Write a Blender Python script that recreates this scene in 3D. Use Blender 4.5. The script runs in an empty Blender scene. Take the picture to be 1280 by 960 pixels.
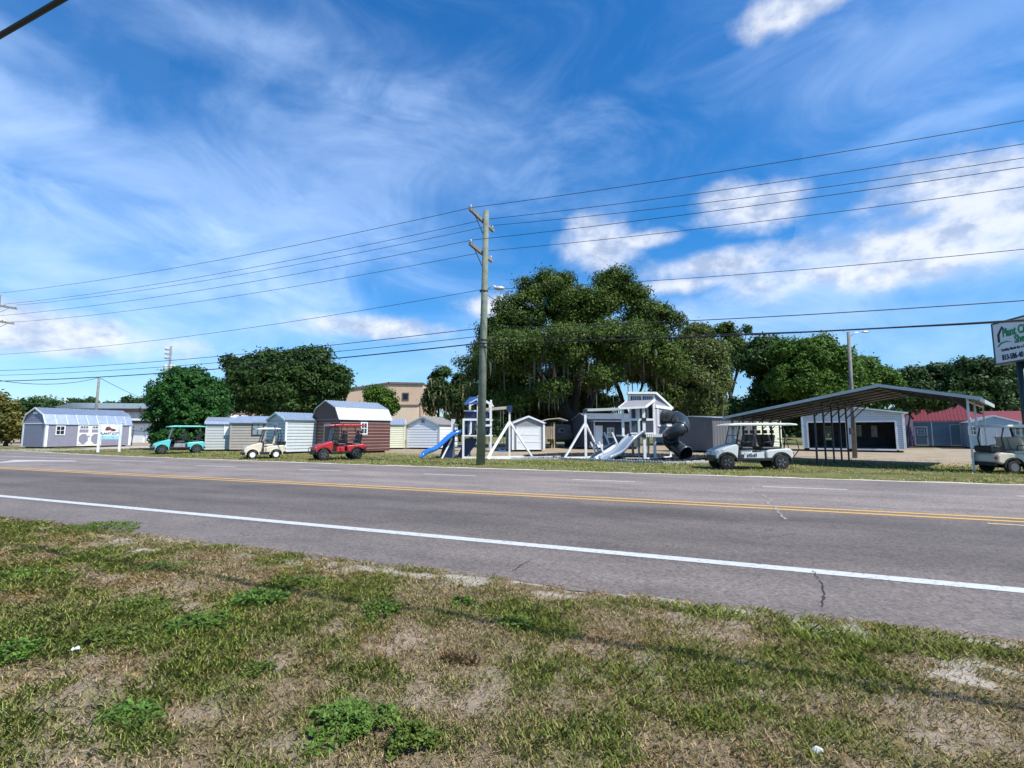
import bpy, math, random
import numpy as np
from mathutils import Vector, Matrix
random.seed(7); np.random.seed(7)
SC=bpy.context.scene; COL=SC.collection
R=math.radians
# ------------------------------------------------------------------ camera geometry
EYE=1.5; F=600.0; PITCH=math.atan(61/600.0)
cp,sp=math.cos(PITCH),math.sin(PITCH)
def ray(px,py):
    u=(px-640)/F; v=(480-py)/F
    return Vector((u, cp-v*sp, sp+v*cp))
def G(px,py,z=0.0):
    "ground point seen at a place of the photograph"
    d=ray(px,py); t=(z-EYE)/d.z
    return Vector((d.x*t,d.y*t,z))
def at(px,py,Y):
    d=ray(px,py); t=Y/d.y
    return Vector((d.x*t,Y,EYE+d.z*t))
def gx(px,Y):
    p=at(px,541,Y); return Vector((p.x,Y,0))
ca,sa=0.9272,0.3746
def sd(s,d,z=0.0): return Vector((s*ca+d*sa, -s*sa+d*ca, z))
def to_sd(p): return (p.x*ca-p.y*sa, p.x*sa+p.y*ca)
ROADROT=-math.atan2(sa,ca)
# ------------------------------------------------------------------ mesh builder
class MB:
    def __init__(s): s.v=[];s.f=[];s.sm=[]
    def add(s,vs,fs,smooth=False,M=None):
        b=len(s.v)
        for p in vs:
            p=Vector(p)
            s.v.append(tuple(M@p) if M is not None else tuple(p))
        for f in fs: s.f.append(tuple(i+b for i in f)); s.sm.append(smooth)
        return s
    def box(s,x0,x1,y0,y1,z0,z1,M=None):
        vs=[(x0,y0,z0),(x1,y0,z0),(x1,y1,z0),(x0,y1,z0),(x0,y0,z1),(x1,y0,z1),(x1,y1,z1),(x0,y1,z1)]
        return s.add(vs,[(0,3,2,1),(4,5,6,7),(0,1,5,4),(1,2,6,5),(2,3,7,6),(3,0,4,7)],False,M)
    def bar(s,a,b,w,t=None,up=(0,0,1)):
        "rectangular bar a-b, w across, t the other way"
        t=w if t is None else t
        a=Vector(a);b=Vector(b);d=(b-a).normalized();up=Vector(up)
        if abs(d.dot(up))>.98: up=Vector((0,1,0))
        r=d.cross(up).normalized();u=r.cross(d)
        vs=[]
        for p in (a,b):
            for (i,j) in ((-1,-1),(1,-1),(1,1),(-1,1)): vs.append(p+r*(i*w/2)+u*(j*t/2))
        return s.add(vs,[(0,1,2,3),(7,6,5,4),(0,4,5,1),(1,5,6,2),(2,6,7,3),(3,7,4,0)])
    def prism(s,pts,y0,y1,axis='y',M=None):
        "extrude closed 2d outline; axis y: pts=(x,z); axis x: pts=(y,z); axis z: pts=(x,y)"
        n=len(pts)
        def mk(p,q):
            if axis=='y': return (p[0],q,p[1])
            if axis=='x': return (q,p[0],p[1])
            return (p[0],p[1],q)
        vs=[mk(p,y0) for p in pts]+[mk(p,y1) for p in pts]
        fs=[tuple(range(n)),tuple(range(2*n-1,n-1,-1))]
        fs+=[(i,i+n,(i+1)%n+n,(i+1)%n) for i in range(n)]
        return s.add(vs,fs,False,M)
    def cyl(s,a,b,r,r2=None,n=12,cap=True):
        r2=r if r2 is None else r2
        return s.tube([a,b],[r,r2],n,cap)
    def tube(s,path,r,n=8,cap=True):
        path=[Vector(p) for p in path]
        rs=r if isinstance(r,(list,tuple)) else [r]*len(path)
        b=len(s.v); prev=None
        for i,p in enumerate(path):
            d=(path[min(i+1,len(path)-1)]-path[max(i-1,0)]).normalized()
            if prev is None:
                up=Vector((0,0,1)) if abs(d.z)<.9 else Vector((1,0,0))
                x=d.cross(up).normalized()
            else:
                x=(prev-d*prev.dot(d)).normalized()
            prev=x; y=d.cross(x)
            for k in range(n):
                a=2*math.pi*k/n
                s.v.append(tuple(p+(x*math.cos(a)+y*math.sin(a))*rs[i]))
        for i in range(len(path)-1):
            for k in range(n):
                s.f.append((b+i*n+k,b+i*n+(k+1)%n,b+(i+1)*n+(k+1)%n,b+(i+1)*n+k)); s.sm.append(True)
        if cap:
            s.f.append(tuple(b+k for k in range(n-1,-1,-1))); s.sm.append(False)
            e=b+(len(path)-1)*n
            s.f.append(tuple(e+k for k in range(n))); s.sm.append(False)
        return s
    def sphere(s,c,rx,ry,rz,n=12,m=8):
        b=len(s.v)
        for i in range(m+1):
            th=math.pi*i/m
            for k in range(n):
                a=2*math.pi*k/n
                s.v.append((c[0]+rx*math.sin(th)*math.cos(a),c[1]+ry*math.sin(th)*math.sin(a),c[2]+rz*math.cos(th)))
        for i in range(m):
            for k in range(n):
                s.f.append((b+i*n+k,b+(i+1)*n+k,b+(i+1)*n+(k+1)%n,b+i*n+(k+1)%n)); s.sm.append(True)
        return s
    def build(s,name,mat,parent=None,bevel=0,label=None):
        me=bpy.data.meshes.new(name); me.from_pydata(s.v,[],s.f); me.validate()
        if len(me.polygons)==len(s.sm): me.polygons.foreach_set('use_smooth',s.sm)
        me.materials.append(mat); me.update()
        o=bpy.data.objects.new(name,me); COL.objects.link(o)
        if parent is not None: o.parent=parent
        if bevel:
            m=o.modifiers.new('bevel','BEVEL'); m.width=bevel; m.segments=2; m.limit_method='ANGLE'; m.angle_limit=R(35)
        if label: o['label']=label
        return o
def thing(name,label,cat,loc=(0,0,0),rz=0,group=None):
    o=bpy.data.objects.new(name,None); COL.objects.link(o); o.empty_display_size=.3
    o.location=loc; o.rotation_euler=(0,0,rz); o['label']=label; o['category']=cat
    if group:o['group']=group
    return o
def tag(o,label,cat,group=None,kind=None):
    o['label']=label;o['category']=cat
    if group:o['group']=group
    if kind:o['kind']=kind
    return o
def structure(o,label=None,cat=None):
    o['kind']='structure'
    if label:o['label']=label
    o['category']=cat or o.name.split('.')[0].replace('_',' ')
    return o
# ------------------------------------------------------------------ materials
def nodes(m): m.use_nodes=True; return m.node_tree.nodes,m.node_tree.links
def mat(name,col,rough=.6,metal=0,var=.12,scale=2.5,bump=0,bscale=30,spec=.5,dirt=None,coat=0,alpha=None):
    m=bpy.data.materials.new(name); N,L=nodes(m); b=N['Principled BSDF']
    b.inputs['Roughness'].default_value=rough; b.inputs['Metallic'].default_value=metal
    b.inputs['Specular IOR Level'].default_value=spec
    b.inputs['Coat Weight'].default_value=coat; b.inputs['Coat Roughness'].default_value=.08
    tc=N.new('ShaderNodeTexCoord'); no=N.new('ShaderNodeTexNoise'); no.inputs['Scale'].default_value=scale
    no.inputs['Detail'].default_value=5; no.inputs['Roughness'].default_value=.65
    L.new(tc.outputs['Object'],no.inputs['Vector'])
    mx=N.new('ShaderNodeMix'); mx.data_type='RGBA'
    c2=dirt if dirt else tuple(min(1,c*(1+var)) for c in col)
    c1=tuple(c*(1-var) for c in col) if not dirt else col
    mx.inputs['A'].default_value=(*c1,1); mx.inputs['B'].default_value=(*c2,1)
    rp=N.new('ShaderNodeMapRange'); rp.inputs['From Min'].default_value=.35 if not dirt else .5; rp.inputs['From Max'].default_value=.68 if not dirt else .8
    L.new(no.outputs['Fac'],rp.inputs['Value']); L.new(rp.outputs['Result'],mx.inputs['Factor']); L.new(mx.outputs['Result'],b.inputs['Base Color'])
    if bump:
        n2=N.new('ShaderNodeTexNoise'); n2.inputs['Scale'].default_value=bscale; n2.inputs['Detail'].default_value=4
        L.new(tc.outputs['Object'],n2.inputs['Vector'])
        bp=N.new('ShaderNodeBump'); bp.inputs['Strength'].default_value=bump; bp.inputs['Distance'].default_value=.02
        L.new(n2.outputs['Fac'],bp.inputs['Height']); L.new(bp.outputs['Normal'],b.inputs['Normal'])
    return m
def glass(name,col=(.02,.03,.04)):
    return mat(name,col,.05,0,.1,spec=.9)
def clear_pane(name):
    m=bpy.data.materials.new(name); N,L=nodes(m); b=N['Principled BSDF']
    b.inputs['Roughness'].default_value=.08; b.inputs['Base Color'].default_value=(.75,.82,.85,1)
    tr=N.new('ShaderNodeBsdfTransparent'); tr.inputs['Color'].default_value=(.8,.85,.87,1)
    mx=N.new('ShaderNodeMixShader'); mx.inputs[0].default_value=.22
    L.new(tr.outputs[0],mx.inputs[1]); L.new(b.outputs[0],mx.inputs[2]); L.new(mx.outputs[0],N['Material Output'].inputs['Surface'])
    return m
def leafmat(name,c1,c2,c3,trans=.25,scale=.35):
    m=bpy.data.materials.new(name); N,L=nodes(m); b=N['Principled BSDF']
    geo=N.new('ShaderNodeNewGeometry'); tc=N.new('ShaderNodeTexCoord')
    no=N.new('ShaderNodeTexNoise'); no.inputs['Scale'].default_value=scale; no.inputs['Detail'].default_value=3
    L.new(tc.outputs['Object'],no.inputs['Vector'])
    rp=N.new('ShaderNodeMapRange'); rp.inputs['From Min'].default_value=.36; rp.inputs['From Max'].default_value=.64
    L.new(no.outputs['Fac'],rp.inputs['Value'])
    m1=N.new('ShaderNodeMix'); m1.data_type='RGBA'; m1.inputs['A'].default_value=(*c1,1); m1.inputs['B'].default_value=(*c2,1)
    L.new(rp.outputs['Result'],m1.inputs['Factor'])
    pw=N.new('ShaderNodeMath'); pw.operation='POWER'; pw.inputs[1].default_value=3; L.new(geo.outputs['Random Per Island'],pw.inputs[0])
    m2=N.new('ShaderNodeMix'); m2.data_type='RGBA'; m2.inputs['B'].default_value=(*c3,1)
    L.new(pw.outputs[0],m2.inputs['Factor']); L.new(m1.outputs['Result'],m2.inputs['A'])
    L.new(m2.outputs['Result'],b.inputs['Base Color']); b.inputs['Roughness'].default_value=.5; b.inputs['Specular IOR Level'].default_value=.15
    tr=N.new('ShaderNodeBsdfTranslucent'); L.new(m2.outputs['Result'],tr.inputs['Color'])
    mx=N.new('ShaderNodeMixShader'); mx.inputs[0].default_value=trans
    L.new(b.outputs[0],mx.inputs[1]); L.new(tr.outputs[0],mx.inputs[2]); L.new(mx.outputs[0],N['Material Output'].inputs['Surface'])
    return m
WHITE=mat('white_paint',(.78,.79,.78),.45,var=.06,dirt=(.55,.53,.48),bump=.1)
VINYL=mat('white_vinyl',(.80,.79,.76),.35,var=.05,dirt=(.62,.58,.5))
DARKGLASS=glass('dark_glass')
SKYGLASS=mat('pale_glass',(.25,.3,.34),.08,var=.3,scale=3,spec=.9)
CLEAR=clear_pane('clear_screen')
BLACK=mat('black_plastic',(.016,.016,.018),.45,var=.2)
RUBBER=mat('tyre_rubber',(.02,.02,.02),.85,var=.3,bump=.3)
ALU=mat('alloy_rim',(.5,.5,.52),.35,.7,var=.2)
STEEL=mat('galvanised_steel',(.55,.58,.6),.4,.75,var=.15,scale=5)
DARKSTEEL=mat('dark_steel',(.05,.055,.06),.5,.3,var=.2)
DARKSKID=mat('timber_skid',(.10,.075,.055),.9,var=.3)  # dark brown timber of the skids
def numpy_mesh(name,verts,faces_n,mat_,parent=None,cols=None,smooth=False,tri=False):
    "verts (n,k,3): k-gon islands"
    n,k,_=verts.shape
    me=bpy.data.meshes.new(name)
    me.vertices.add(n*k); me.vertices.foreach_set('co',verts.reshape(-1).astype(np.float32))
    me.loops.add(n*k); me.loops.foreach_set('vertex_index',np.arange(n*k,dtype=np.int32))
    me.polygons.add(n); me.polygons.foreach_set('loop_start',(np.arange(n)*k).astype(np.int32))
    try: me.polygons.foreach_set('loop_total',np.full(n,k,dtype=np.int32))
    except Exception: pass
    me.update(calc_edges=True)
    if cols is not None:
        a=me.color_attributes.new('tint','FLOAT_COLOR','POINT')
        c=np.ones((n,k,4),np.float32); c[:,:,:3]=cols[:,None,:]
        a.data.foreach_set('color',c.reshape(-1))
    me.materials.append(mat_)
    o=bpy.data.objects.new(name,me); COL.objects.link(o)
    if parent is not None:o.parent=parent
    return o
# numpy value noise
class VN:
    def __init__(s,seed): s.g=np.random.RandomState(seed).rand(256,256)
    def __call__(s,x,y):
        xi=np.floor(x).astype(int);yi=np.floor(y).astype(int);fx=x-xi;fy=y-yi
        fx=fx*fx*(3-2*fx);fy=fy*fy*(3-2*fy);g=s.g
        a=g[xi&255,yi&255];b=g[(xi+1)&255,yi&255];c=g[xi&255,(yi+1)&255];d=g[(xi+1)&255,(yi+1)&255]
        return (a*(1-fx)+b*fx)*(1-fy)+(c*(1-fx)+d*fx)*fy
def fbm(vn,x,y,o=4):
    t=0;a=.5;n=0
    for i in range(o):
        t=t+a*vn(x*2**i+i*17.3,y*2**i+i*9.1);n+=a;a*=.55
    return t/n
# ================================================================== sky, sun, camera
SUN_EL=R(53); SDIR=Vector((.80*math.cos(SUN_EL),-.60*math.cos(SUN_EL),math.sin(SUN_EL)))
cam=bpy.data.cameras.new('camera'); co=bpy.data.objects.new('camera',cam); COL.objects.link(co); SC.camera=co
co.location=(0,0,EYE); co.rotation_euler=(R(90)+PITCH,0,0); cam.sensor_width=36; cam.lens=F/1280*36; cam.clip_end=9000; cam.clip_start=.05
sl=bpy.data.lights.new('sun','SUN'); sl.energy=4.4; sl.angle=R(.55); sl.color=(1,.955,.88)
so=bpy.data.objects.new('sun',sl); COL.objects.link(so); so.rotation_euler=(-SDIR).to_track_quat('-Z','Y').to_euler(); so.location=(30,-30,60)
W=bpy.data.worlds.new('World'); SC.world=W; W.use_nodes=True
N=W.node_tree.nodes; L=W.node_tree.links; bg=N['Background']; bg.inputs['Strength'].default_value=.12
sky=N.new('ShaderNodeTexSky'); sky.sky_type='NISHITA'; sky.sun_disc=False; sky.sun_elevation=SUN_EL; sky.sun_rotation=math.atan2(SDIR.x,SDIR.y)
sky.air_density=1.1; sky.dust_density=.4; sky.ozone_density=3.0; sky.altitude=0
def MathN(op,a,b=None,c=None,clamp=False):
    n=N.new('ShaderNodeMath'); n.operation=op; n.use_clamp=clamp
    for i,x in enumerate((a,b,c)):
        if x is None: continue
        if isinstance(x,(int,float)): n.inputs[i].default_value=x
        else: L.new(x,n.inputs[i])
    return n.outputs[0]
def smooth(v,a,b):
    n=N.new('ShaderNodeMapRange'); n.interpolation_type='SMOOTHSTEP'; n.inputs['From Min'].default_value=a; n.inputs['From Max'].default_value=b
    L.new(v,n.inputs['Value']); return n.outputs['Result']
tc=N.new('ShaderNodeTexCoord'); DIR=tc.outputs['Generated']
def noise(scale,detail=6,rough=.6,stretch=(1,1,1),rot=(0,0,0),dist=0.0,off=(0,0,0)):
    mp=N.new('ShaderNodeMapping'); mp.inputs['Scale'].default_value=stretch; mp.inputs['Rotation'].default_value=rot; mp.inputs['Location'].default_value=off
    L.new(DIR,mp.inputs['Vector']); n=N.new('ShaderNodeTexNoise'); n.inputs['Scale'].default_value=scale; n.inputs['Detail'].default_value=detail
    n.inputs['Roughness'].default_value=rough; n.inputs['Distortion'].default_value=dist; L.new(mp.outputs['Vector'],n.inputs['Vector']); return n.outputs['Fac']
def blob(px,py,rx,ry,n,amp):
    "soft elliptical patch of sky round the direction seen at px,py, its rim broken by noise"
    c=ray(px,py).normalized()
    e1=c.cross(Vector((0,0,1))).normalized(); e2=e1.cross(c)
    def dot(v):
        d=N.new('ShaderNodeVectorMath'); d.operation='DOT_PRODUCT'; L.new(DIR,d.inputs[0]); d.inputs[1].default_value=v; return d.outputs['Value']
    k=1/ray(px,py).length/F
    a=MathN('DIVIDE',dot(e1),rx*k); b=MathN('DIVIDE',dot(e2),ry*k)
    r=MathN('SQRT',MathN('ADD',MathN('MULTIPLY',a,a),MathN('MULTIPLY',b,b)))
    front=MathN('GREATER_THAN',dot(c),.3)
    return MathN('MULTIPLY',front,MathN('ADD',MathN('SUBTRACT',1.0,r),MathN('MULTIPLY',MathN('SUBTRACT',n,.5),amp)))
nc=noise(8,9,.58,(1,1,1.25),dist=.15); nf=noise(4.6,10,.60,(1,1,2.0),(0,R(-14),R(10)),dist=.8); nw=noise(3.0,7,.56,(1,1.0,2.3),(0,R(-22),0),dist=.8,off=(3,1,2))
nb=noise(16,6,.6,(1,1,1.5),off=(5,2,1))
cum=None
for (px,py,rx,ry) in [(1235,235,185,85),(1190,290,160,50),(1120,330,260,34),(480,410,130,16),(60,412,220,34),(620,385,60,20),(1190,245,90,40),(1130,300,190,35),(935,262,85,32),(745,305,70,36),(885,332,90,24),(860,355,70,16),(975,22,60,30),(1020,5,70,20),(40,425,150,26),(800,300,70,14),(1250,205,70,40),(1150,262,50,26),(905,250,50,26),(735,285,40,26)]:
    m=smooth(blob(px,py,rx,ry,nc,2.0),-.05,.85); cum=m if cum is None else MathN('MAXIMUM',cum,m)
wis=None
for (px,py,rx,ry,w) in [(60,330,500,180,.88),(100,190,420,90,.55),(380,80,280,60,.42),(470,115,130,45,.75),(330,260,380,130,.45),(250,390,400,60,.75),(1180,40,300,100,.30),(1150,330,350,70,.65),(800,420,620,55,.6),(480,180,300,130,.38),(1200,150,200,30,.35),(0,60,160,50,.25)]:
    m=MathN('MULTIPLY',smooth(blob(px,py,rx,ry,nf,1.5),-.2,1.2),w); wis=m if wis is None else MathN('MAXIMUM',wis,m)
wis=MathN('MULTIPLY',wis,smooth(nw,.16,.60))
thin=MathN('MULTIPLY',smooth(nf,.42,.8),.10)
wis=MathN('ADD',wis,thin,clamp=True)
hs=N.new('ShaderNodeHueSaturation'); hs.inputs['Saturation'].default_value=1.25; hs.inputs['Value'].default_value=.88; L.new(sky.outputs['Color'],hs.inputs['Color'])
tintn=N.new('ShaderNodeMix'); tintn.data_type='RGBA'; tintn.blend_type='MULTIPLY'; tintn.inputs['Factor'].default_value=1; 
sz_=N.new('ShaderNodeSeparateXYZ'); L.new(DIR,sz_.inputs[0]); tc2=N.new('ShaderNodeMix'); tc2.data_type='RGBA'; tc2.inputs['A'].default_value=(.66,.84,1.08,1); tc2.inputs['B'].default_value=(.40,.95,1.22,1)
L.new(smooth(sz_.outputs['Z'],.0,.42),tc2.inputs['Factor']); L.new(tc2.outputs['Result'],tintn.inputs['B'])
L.new(hs.outputs['Color'],tintn.inputs['A'])
mixw=N.new('ShaderNodeMix'); mixw.data_type='RGBA'; mixw.inputs['B'].default_value=(4.1,5.5,7.9,1); L.new(tintn.outputs['Result'],mixw.inputs['A']); L.new(wis,mixw.inputs['Factor'])
ccol=N.new('ShaderNodeMix'); ccol.data_type='RGBA'; ccol.inputs['A'].default_value=(2.9,3.5,4.7,1); ccol.inputs['B'].default_value=(5.6,5.8,6.3,1); L.new(smooth(nb,.36,.62),ccol.inputs['Factor'])
mixc=N.new('ShaderNodeMix'); mixc.data_type='RGBA'; L.new(MathN('MULTIPLY',cum,.86),mixc.inputs['Factor']); L.new(mixw.outputs['Result'],mixc.inputs['A']); L.new(ccol.outputs['Result'],mixc.inputs['B'])
L.new(mixc.outputs['Result'],bg.inputs['Color'])
vs=SC.view_settings; vs.view_transform='Standard'; vs.look='None'; vs.gamma=1; vs.exposure=.55; vs.use_curve_mapping=False
SC.cycles.max_bounces=4; SC.cycles.diffuse_bounces=2; SC.cycles.transmission_bounces=3; SC.cycles.use_adaptive_sampling=True; SC.cycles.adaptive_threshold=.02; SC.cycles.caustics_reflective=False; SC.cycles.caustics_refractive=False; SC.cycles.glossy_bounces=2; SC.cycles.transparent_max_bounces=12
# ================================================================== ground, road
def ground_material():
    m=bpy.data.materials.new('lot_ground'); Nn,Ll=nodes(m); b=Nn['Principled BSDF']; b.inputs['Roughness'].default_value=.95; b.inputs['Specular IOR Level'].default_value=.1
    tc=Nn.new('ShaderNodeTexCoord')
    def no(s,d=5,r=.6):
        n=Nn.new('ShaderNodeTexNoise'); n.inputs['Scale'].default_value=s; n.inputs['Detail'].default_value=d; n.inputs['Roughness'].default_value=r; Ll.new(tc.outputs['Object'],n.inputs['Vector']); return n.outputs['Fac']
    def mr(v,a,b_):
        n=Nn.new('ShaderNodeMapRange'); n.inputs['From Min'].default_value=a; n.inputs['From Max'].default_value=b_; Ll.new(v,n.inputs['Value']); return n.outputs['Result']
    def mix(f,a,b_):
        n=Nn.new('ShaderNodeMix'); n.data_type='RGBA'; Ll.new(f,n.inputs['Factor'])
        for k,x in (('A',a),('B',b_)):
            if isinstance(x,tuple): n.inputs[k].default_value=(*x,1)
            else: Ll.new(x,n.inputs[k])
        return n.outputs['Result']
    sand=mix(no(.6),(.29,.225,.155),(.42,.34,.26)); sand=mix(mr(no(6,4),.4,.7),sand,(.30,.235,.165))
    grass=mix(mr(no(1.1),.3,.7),(.075,.095,.022),(.16,.16,.055)); grass=mix(mr(no(9,4),.48,.75),grass,(.22,.19,.09))
    # local y is the distance across the road
    sep=Nn.new('ShaderNodeSeparateXYZ'); Ll.new(tc.outputs['Object'],sep.inputs[0])
    ad=Nn.new('ShaderNodeMath'); ad.operation='MULTIPLY_ADD'; Ll.new(no(.25,6),ad.inputs[0]); ad.inputs[1].default_value=14; Ll.new(sep.outputs['Y'],ad.inputs[2])
    lot=mr(ad.outputs[0],33.5,38)       # strip of grass then sandy lot
    far=mr(ad.outputs[0],66,80)
    c=mix(lot,grass,sand); c=mix(far,c,grass)
    pt=mr(no(.8,5),.52,.6); inv=Nn.new('ShaderNodeMath'); inv.operation='MULTIPLY'; inv.inputs[1].default_value=.7; Ll.new(pt,inv.inputs[0])
    c=mix(inv.outputs[0],c,mix(no(2),(.30,.24,.15),(.13,.15,.045)))
    Ll.new(c,b.inputs['Base Color'])
    bp=Nn.new('ShaderNodeBump'); bp.inputs['Strength'].default_value=.6; bp.inputs['Distance'].default_value=.05; Ll.new(no(8,5),bp.inputs['Height']); Ll.new(bp.outputs['Normal'],b.inputs['Normal'])
    return m
def plane_sd(name,pts,z,m,skirt=0.0):
    "flat outline given in (along, across) road coordinates"
    b=MB()
    b.add([(p[0],p[1],z) for p in pts],[tuple(range(len(pts)))])
    o=b.build(name,m); o.rotation_euler=(0,0,ROADROT)
    if o.data.polygons[0].normal.z<0: o.data.flip_normals()
    return o
structure(plane_sd('ground',[(-4000,-4000),(4000,-4000),(4000,4000),(-4000,4000)],0,ground_material()),'flat sandy lot and grass ground',)
FAR=[(-600,23.5),(-70,23.0),to_sd(G(-60,561)),to_sd(G(0,563)),to_sd(G(50,565.6)),to_sd(G(100,568.6)),to_sd(G(180,572)),(-22,18.4),(-12,18.15),(600,18.15)]
def asphalt():
    m=bpy.data.materials.new('asphalt'); Nn,Ll=nodes(m); b=Nn['Principled BSDF']; b.inputs['Roughness'].default_value=.82; b.inputs['Specular IOR Level'].default_value=.35
    tc=Nn.new('ShaderNodeTexCoord')
    def no(s,d=5,r=.6,st=(1,1,1)):
        mp=Nn.new('ShaderNodeMapping'); mp.inputs['Scale'].default_value=st; Ll.new(tc.outputs['Object'],mp.inputs['Vector'])
        n=Nn.new('ShaderNodeTexNoise'); n.inputs['Scale'].default_value=s; n.inputs['Detail'].default_value=d; n.inputs['Roughness'].default_value=r; Ll.new(mp.outputs[0],n.inputs['Vector']); return n.outputs['Fac']
    sep=Nn.new('ShaderNodeSeparateXYZ'); Ll.new(tc.outputs['Object'],sep.inputs[0])
    rp=Nn.new('ShaderNodeValToRGB'); cr=rp.color_ramp
    mr=Nn.new('ShaderNodeMapRange'); mr.inputs['From Min'].default_value=4; mr.inputs['From Max'].default_value=20
    ad=Nn.new('ShaderNodeMath'); ad.operation='MULTIPLY_ADD'; Ll.new(no(.6,4,.6,(.12,1,1)),ad.inputs[0]); ad.inputs[1].default_value=.9; Ll.new(sep.outputs['Y'],ad.inputs[2])
    Ll.new(ad.outputs[0],mr.inputs['Value']); Ll.new(mr.outputs[0],rp.inputs['Fac'])
    g=lambda d:(d+.45-4)/16
    stops=[(4.6,.135),(5.6,.135),(6.4,.115),(7.3,.088),(8.3,.108),(9.5,.084),(10.5,.112),(11.4,.17),(12.2,.185),(13.2,.165),(14.6,.185),(15.4,.165),(17,.15),(18.2,.16)]
    while len(cr.elements)<len(stops): cr.elements.new(.5)
    for e,(d,v) in zip(cr.elements,stops): e.position=g(d); e.color=(v*1.34,v*1.17,v*1.07,1)
    mx=Nn.new('ShaderNodeMix'); mx.data_type='RGBA'; mx.blend_type='MULTIPLY'; mx.inputs['Factor'].default_value=1
    r2=Nn.new('ShaderNodeValToRGB'); r2.color_ramp.elements[0].position=.32; r2.color_ramp.elements[1].position=.7
    r2.color_ramp.elements[0].color=(.48,.46,.45,1); r2.color_ramp.elements[1].color=(1.5,1.46,1.42,1)
    Ll.new(no(28,4,.75),r2.inputs['Fac']); Ll.new(rp.outputs['Color'],mx.inputs['A']); Ll.new(r2.outputs['Color'],mx.inputs['B'])
    m2=Nn.new('ShaderNodeMix'); m2.data_type='RGBA'; m2.blend_type='MULTIPLY'; m2.inputs['Factor'].default_value=1
    r3=Nn.new('ShaderNodeValToRGB'); r3.color_ramp.elements[0].position=.35; r3.color_ramp.elements[1].position=.65
    r3.color_ramp.elements[0].color=(.74,.74,.75,1); r3.color_ramp.elements[1].color=(1.18,1.16,1.15,1)
    Ll.new(no(.9,6,.65,(.35,1,1)),r3.inputs['Fac']); Ll.new(mx.outputs['Result'],m2.inputs['A']); Ll.new(r3.outputs['Color'],m2.inputs['B'])
    # pale stones showing in the worn surface
    vo=Nn.new('ShaderNodeTexVoronoi'); vo.inputs['Scale'].default_value=38; Ll.new(tc.outputs['Object'],vo.inputs['Vector'])
    lt=Nn.new('ShaderNodeMapRange'); lt.inputs['From Min'].default_value=.12; lt.inputs['From Max'].default_value=.2; lt.inputs['To Min'].default_value=.55; lt.inputs['To Max'].default_value=0; Ll.new(vo.outputs['Distance'],lt.inputs['Value'])
    sel=Nn.new('ShaderNodeMath'); sel.operation='MULTIPLY'; sc_=Nn.new('ShaderNodeSeparateColor'); Ll.new(vo.outputs['Color'],sc_.inputs[0])
    gt=Nn.new('ShaderNodeMath'); gt.operation='GREATER_THAN'; gt.inputs[1].default_value=.78; Ll.new(sc_.outputs[0],gt.inputs[0]); Ll.new(gt.outputs[0],sel.inputs[0]); Ll.new(lt.outputs[0],sel.inputs[1])
    m3=Nn.new('ShaderNodeMix'); m3.data_type='RGBA'; m3.inputs['B'].default_value=(.42,.40,.38,1); Ll.new(sel.outputs[0],m3.inputs['Factor']); Ll.new(m2.outputs['Result'],m3.inputs['A'])
    # fine old cracks
    dn=Nn.new('ShaderNodeTexNoise'); dn.inputs['Scale'].default_value=2.2; dn.inputs['Detail'].default_value=5; Ll.new(tc.outputs['Object'],dn.inputs['Vector'])
    am=Nn.new('ShaderNodeVectorMath'); am.operation='MULTIPLY_ADD'; Ll.new(dn.outputs['Color'],am.inputs[0]); am.inputs[1].default_value=(.9,.9,0); Ll.new(tc.outputs['Object'],am.inputs[2])
    vc=Nn.new('ShaderNodeTexVoronoi'); vc.feature='DISTANCE_TO_EDGE'; vc.inputs['Scale'].default_value=.42; Ll.new(am.outputs[0],vc.inputs['Vector'])
    cm=Nn.new('ShaderNodeMapRange'); cm.inputs['From Min'].default_value=.0015; cm.inputs['From Max'].default_value=.005; cm.inputs['To Min'].default_value=.7; cm.inputs['To Max'].default_value=0; Ll.new(vc.outputs['Distance'],cm.inputs['Value'])
    gate=Nn.new('ShaderNodeMapRange'); gate.inputs['From Min'].default_value=.5; gate.inputs['From Max'].default_value=.6; Ll.new(no(.35,3,.5),gate.inputs['Value'])
    cg=Nn.new('ShaderNodeMath'); cg.operation='MULTIPLY'; Ll.new(cm.outputs[0],cg.inputs[0]); Ll.new(gate.outputs[0],cg.inputs[1])
    m4=Nn.new('ShaderNodeMix'); m4.data_type='RGBA'; m4.inputs['B'].default_value=(.05,.047,.045,1); Ll.new(cg.outputs[0],m4.inputs['Factor']); Ll.new(m3.outputs['Result'],m4.inputs['A'])
    Ll.new(m4.outputs['Result'],b.inputs['Base Color'])
    bp=Nn.new('ShaderNodeBump'); bp.inputs['Strength'].default_value=.5; bp.inputs['Distance'].default_value=.01; Ll.new(no(60,3,.7),bp.inputs['Height']); Ll.new(bp.outputs['Normal'],b.inputs['Normal'])
    return m
NEAR=[]
vn=VN(3)
for i in range(0,240):
    s=16-i*.15; NEAR.append((s,4.62+float(fbm(vn,np.array(s*1.4),np.array(.5),4)-.5)*.34))
structure(plane_sd('road',FAR+[(600,4.62)]+NEAR+[(-600,4.62)],.02,asphalt()),'grey worn asphalt road')
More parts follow.
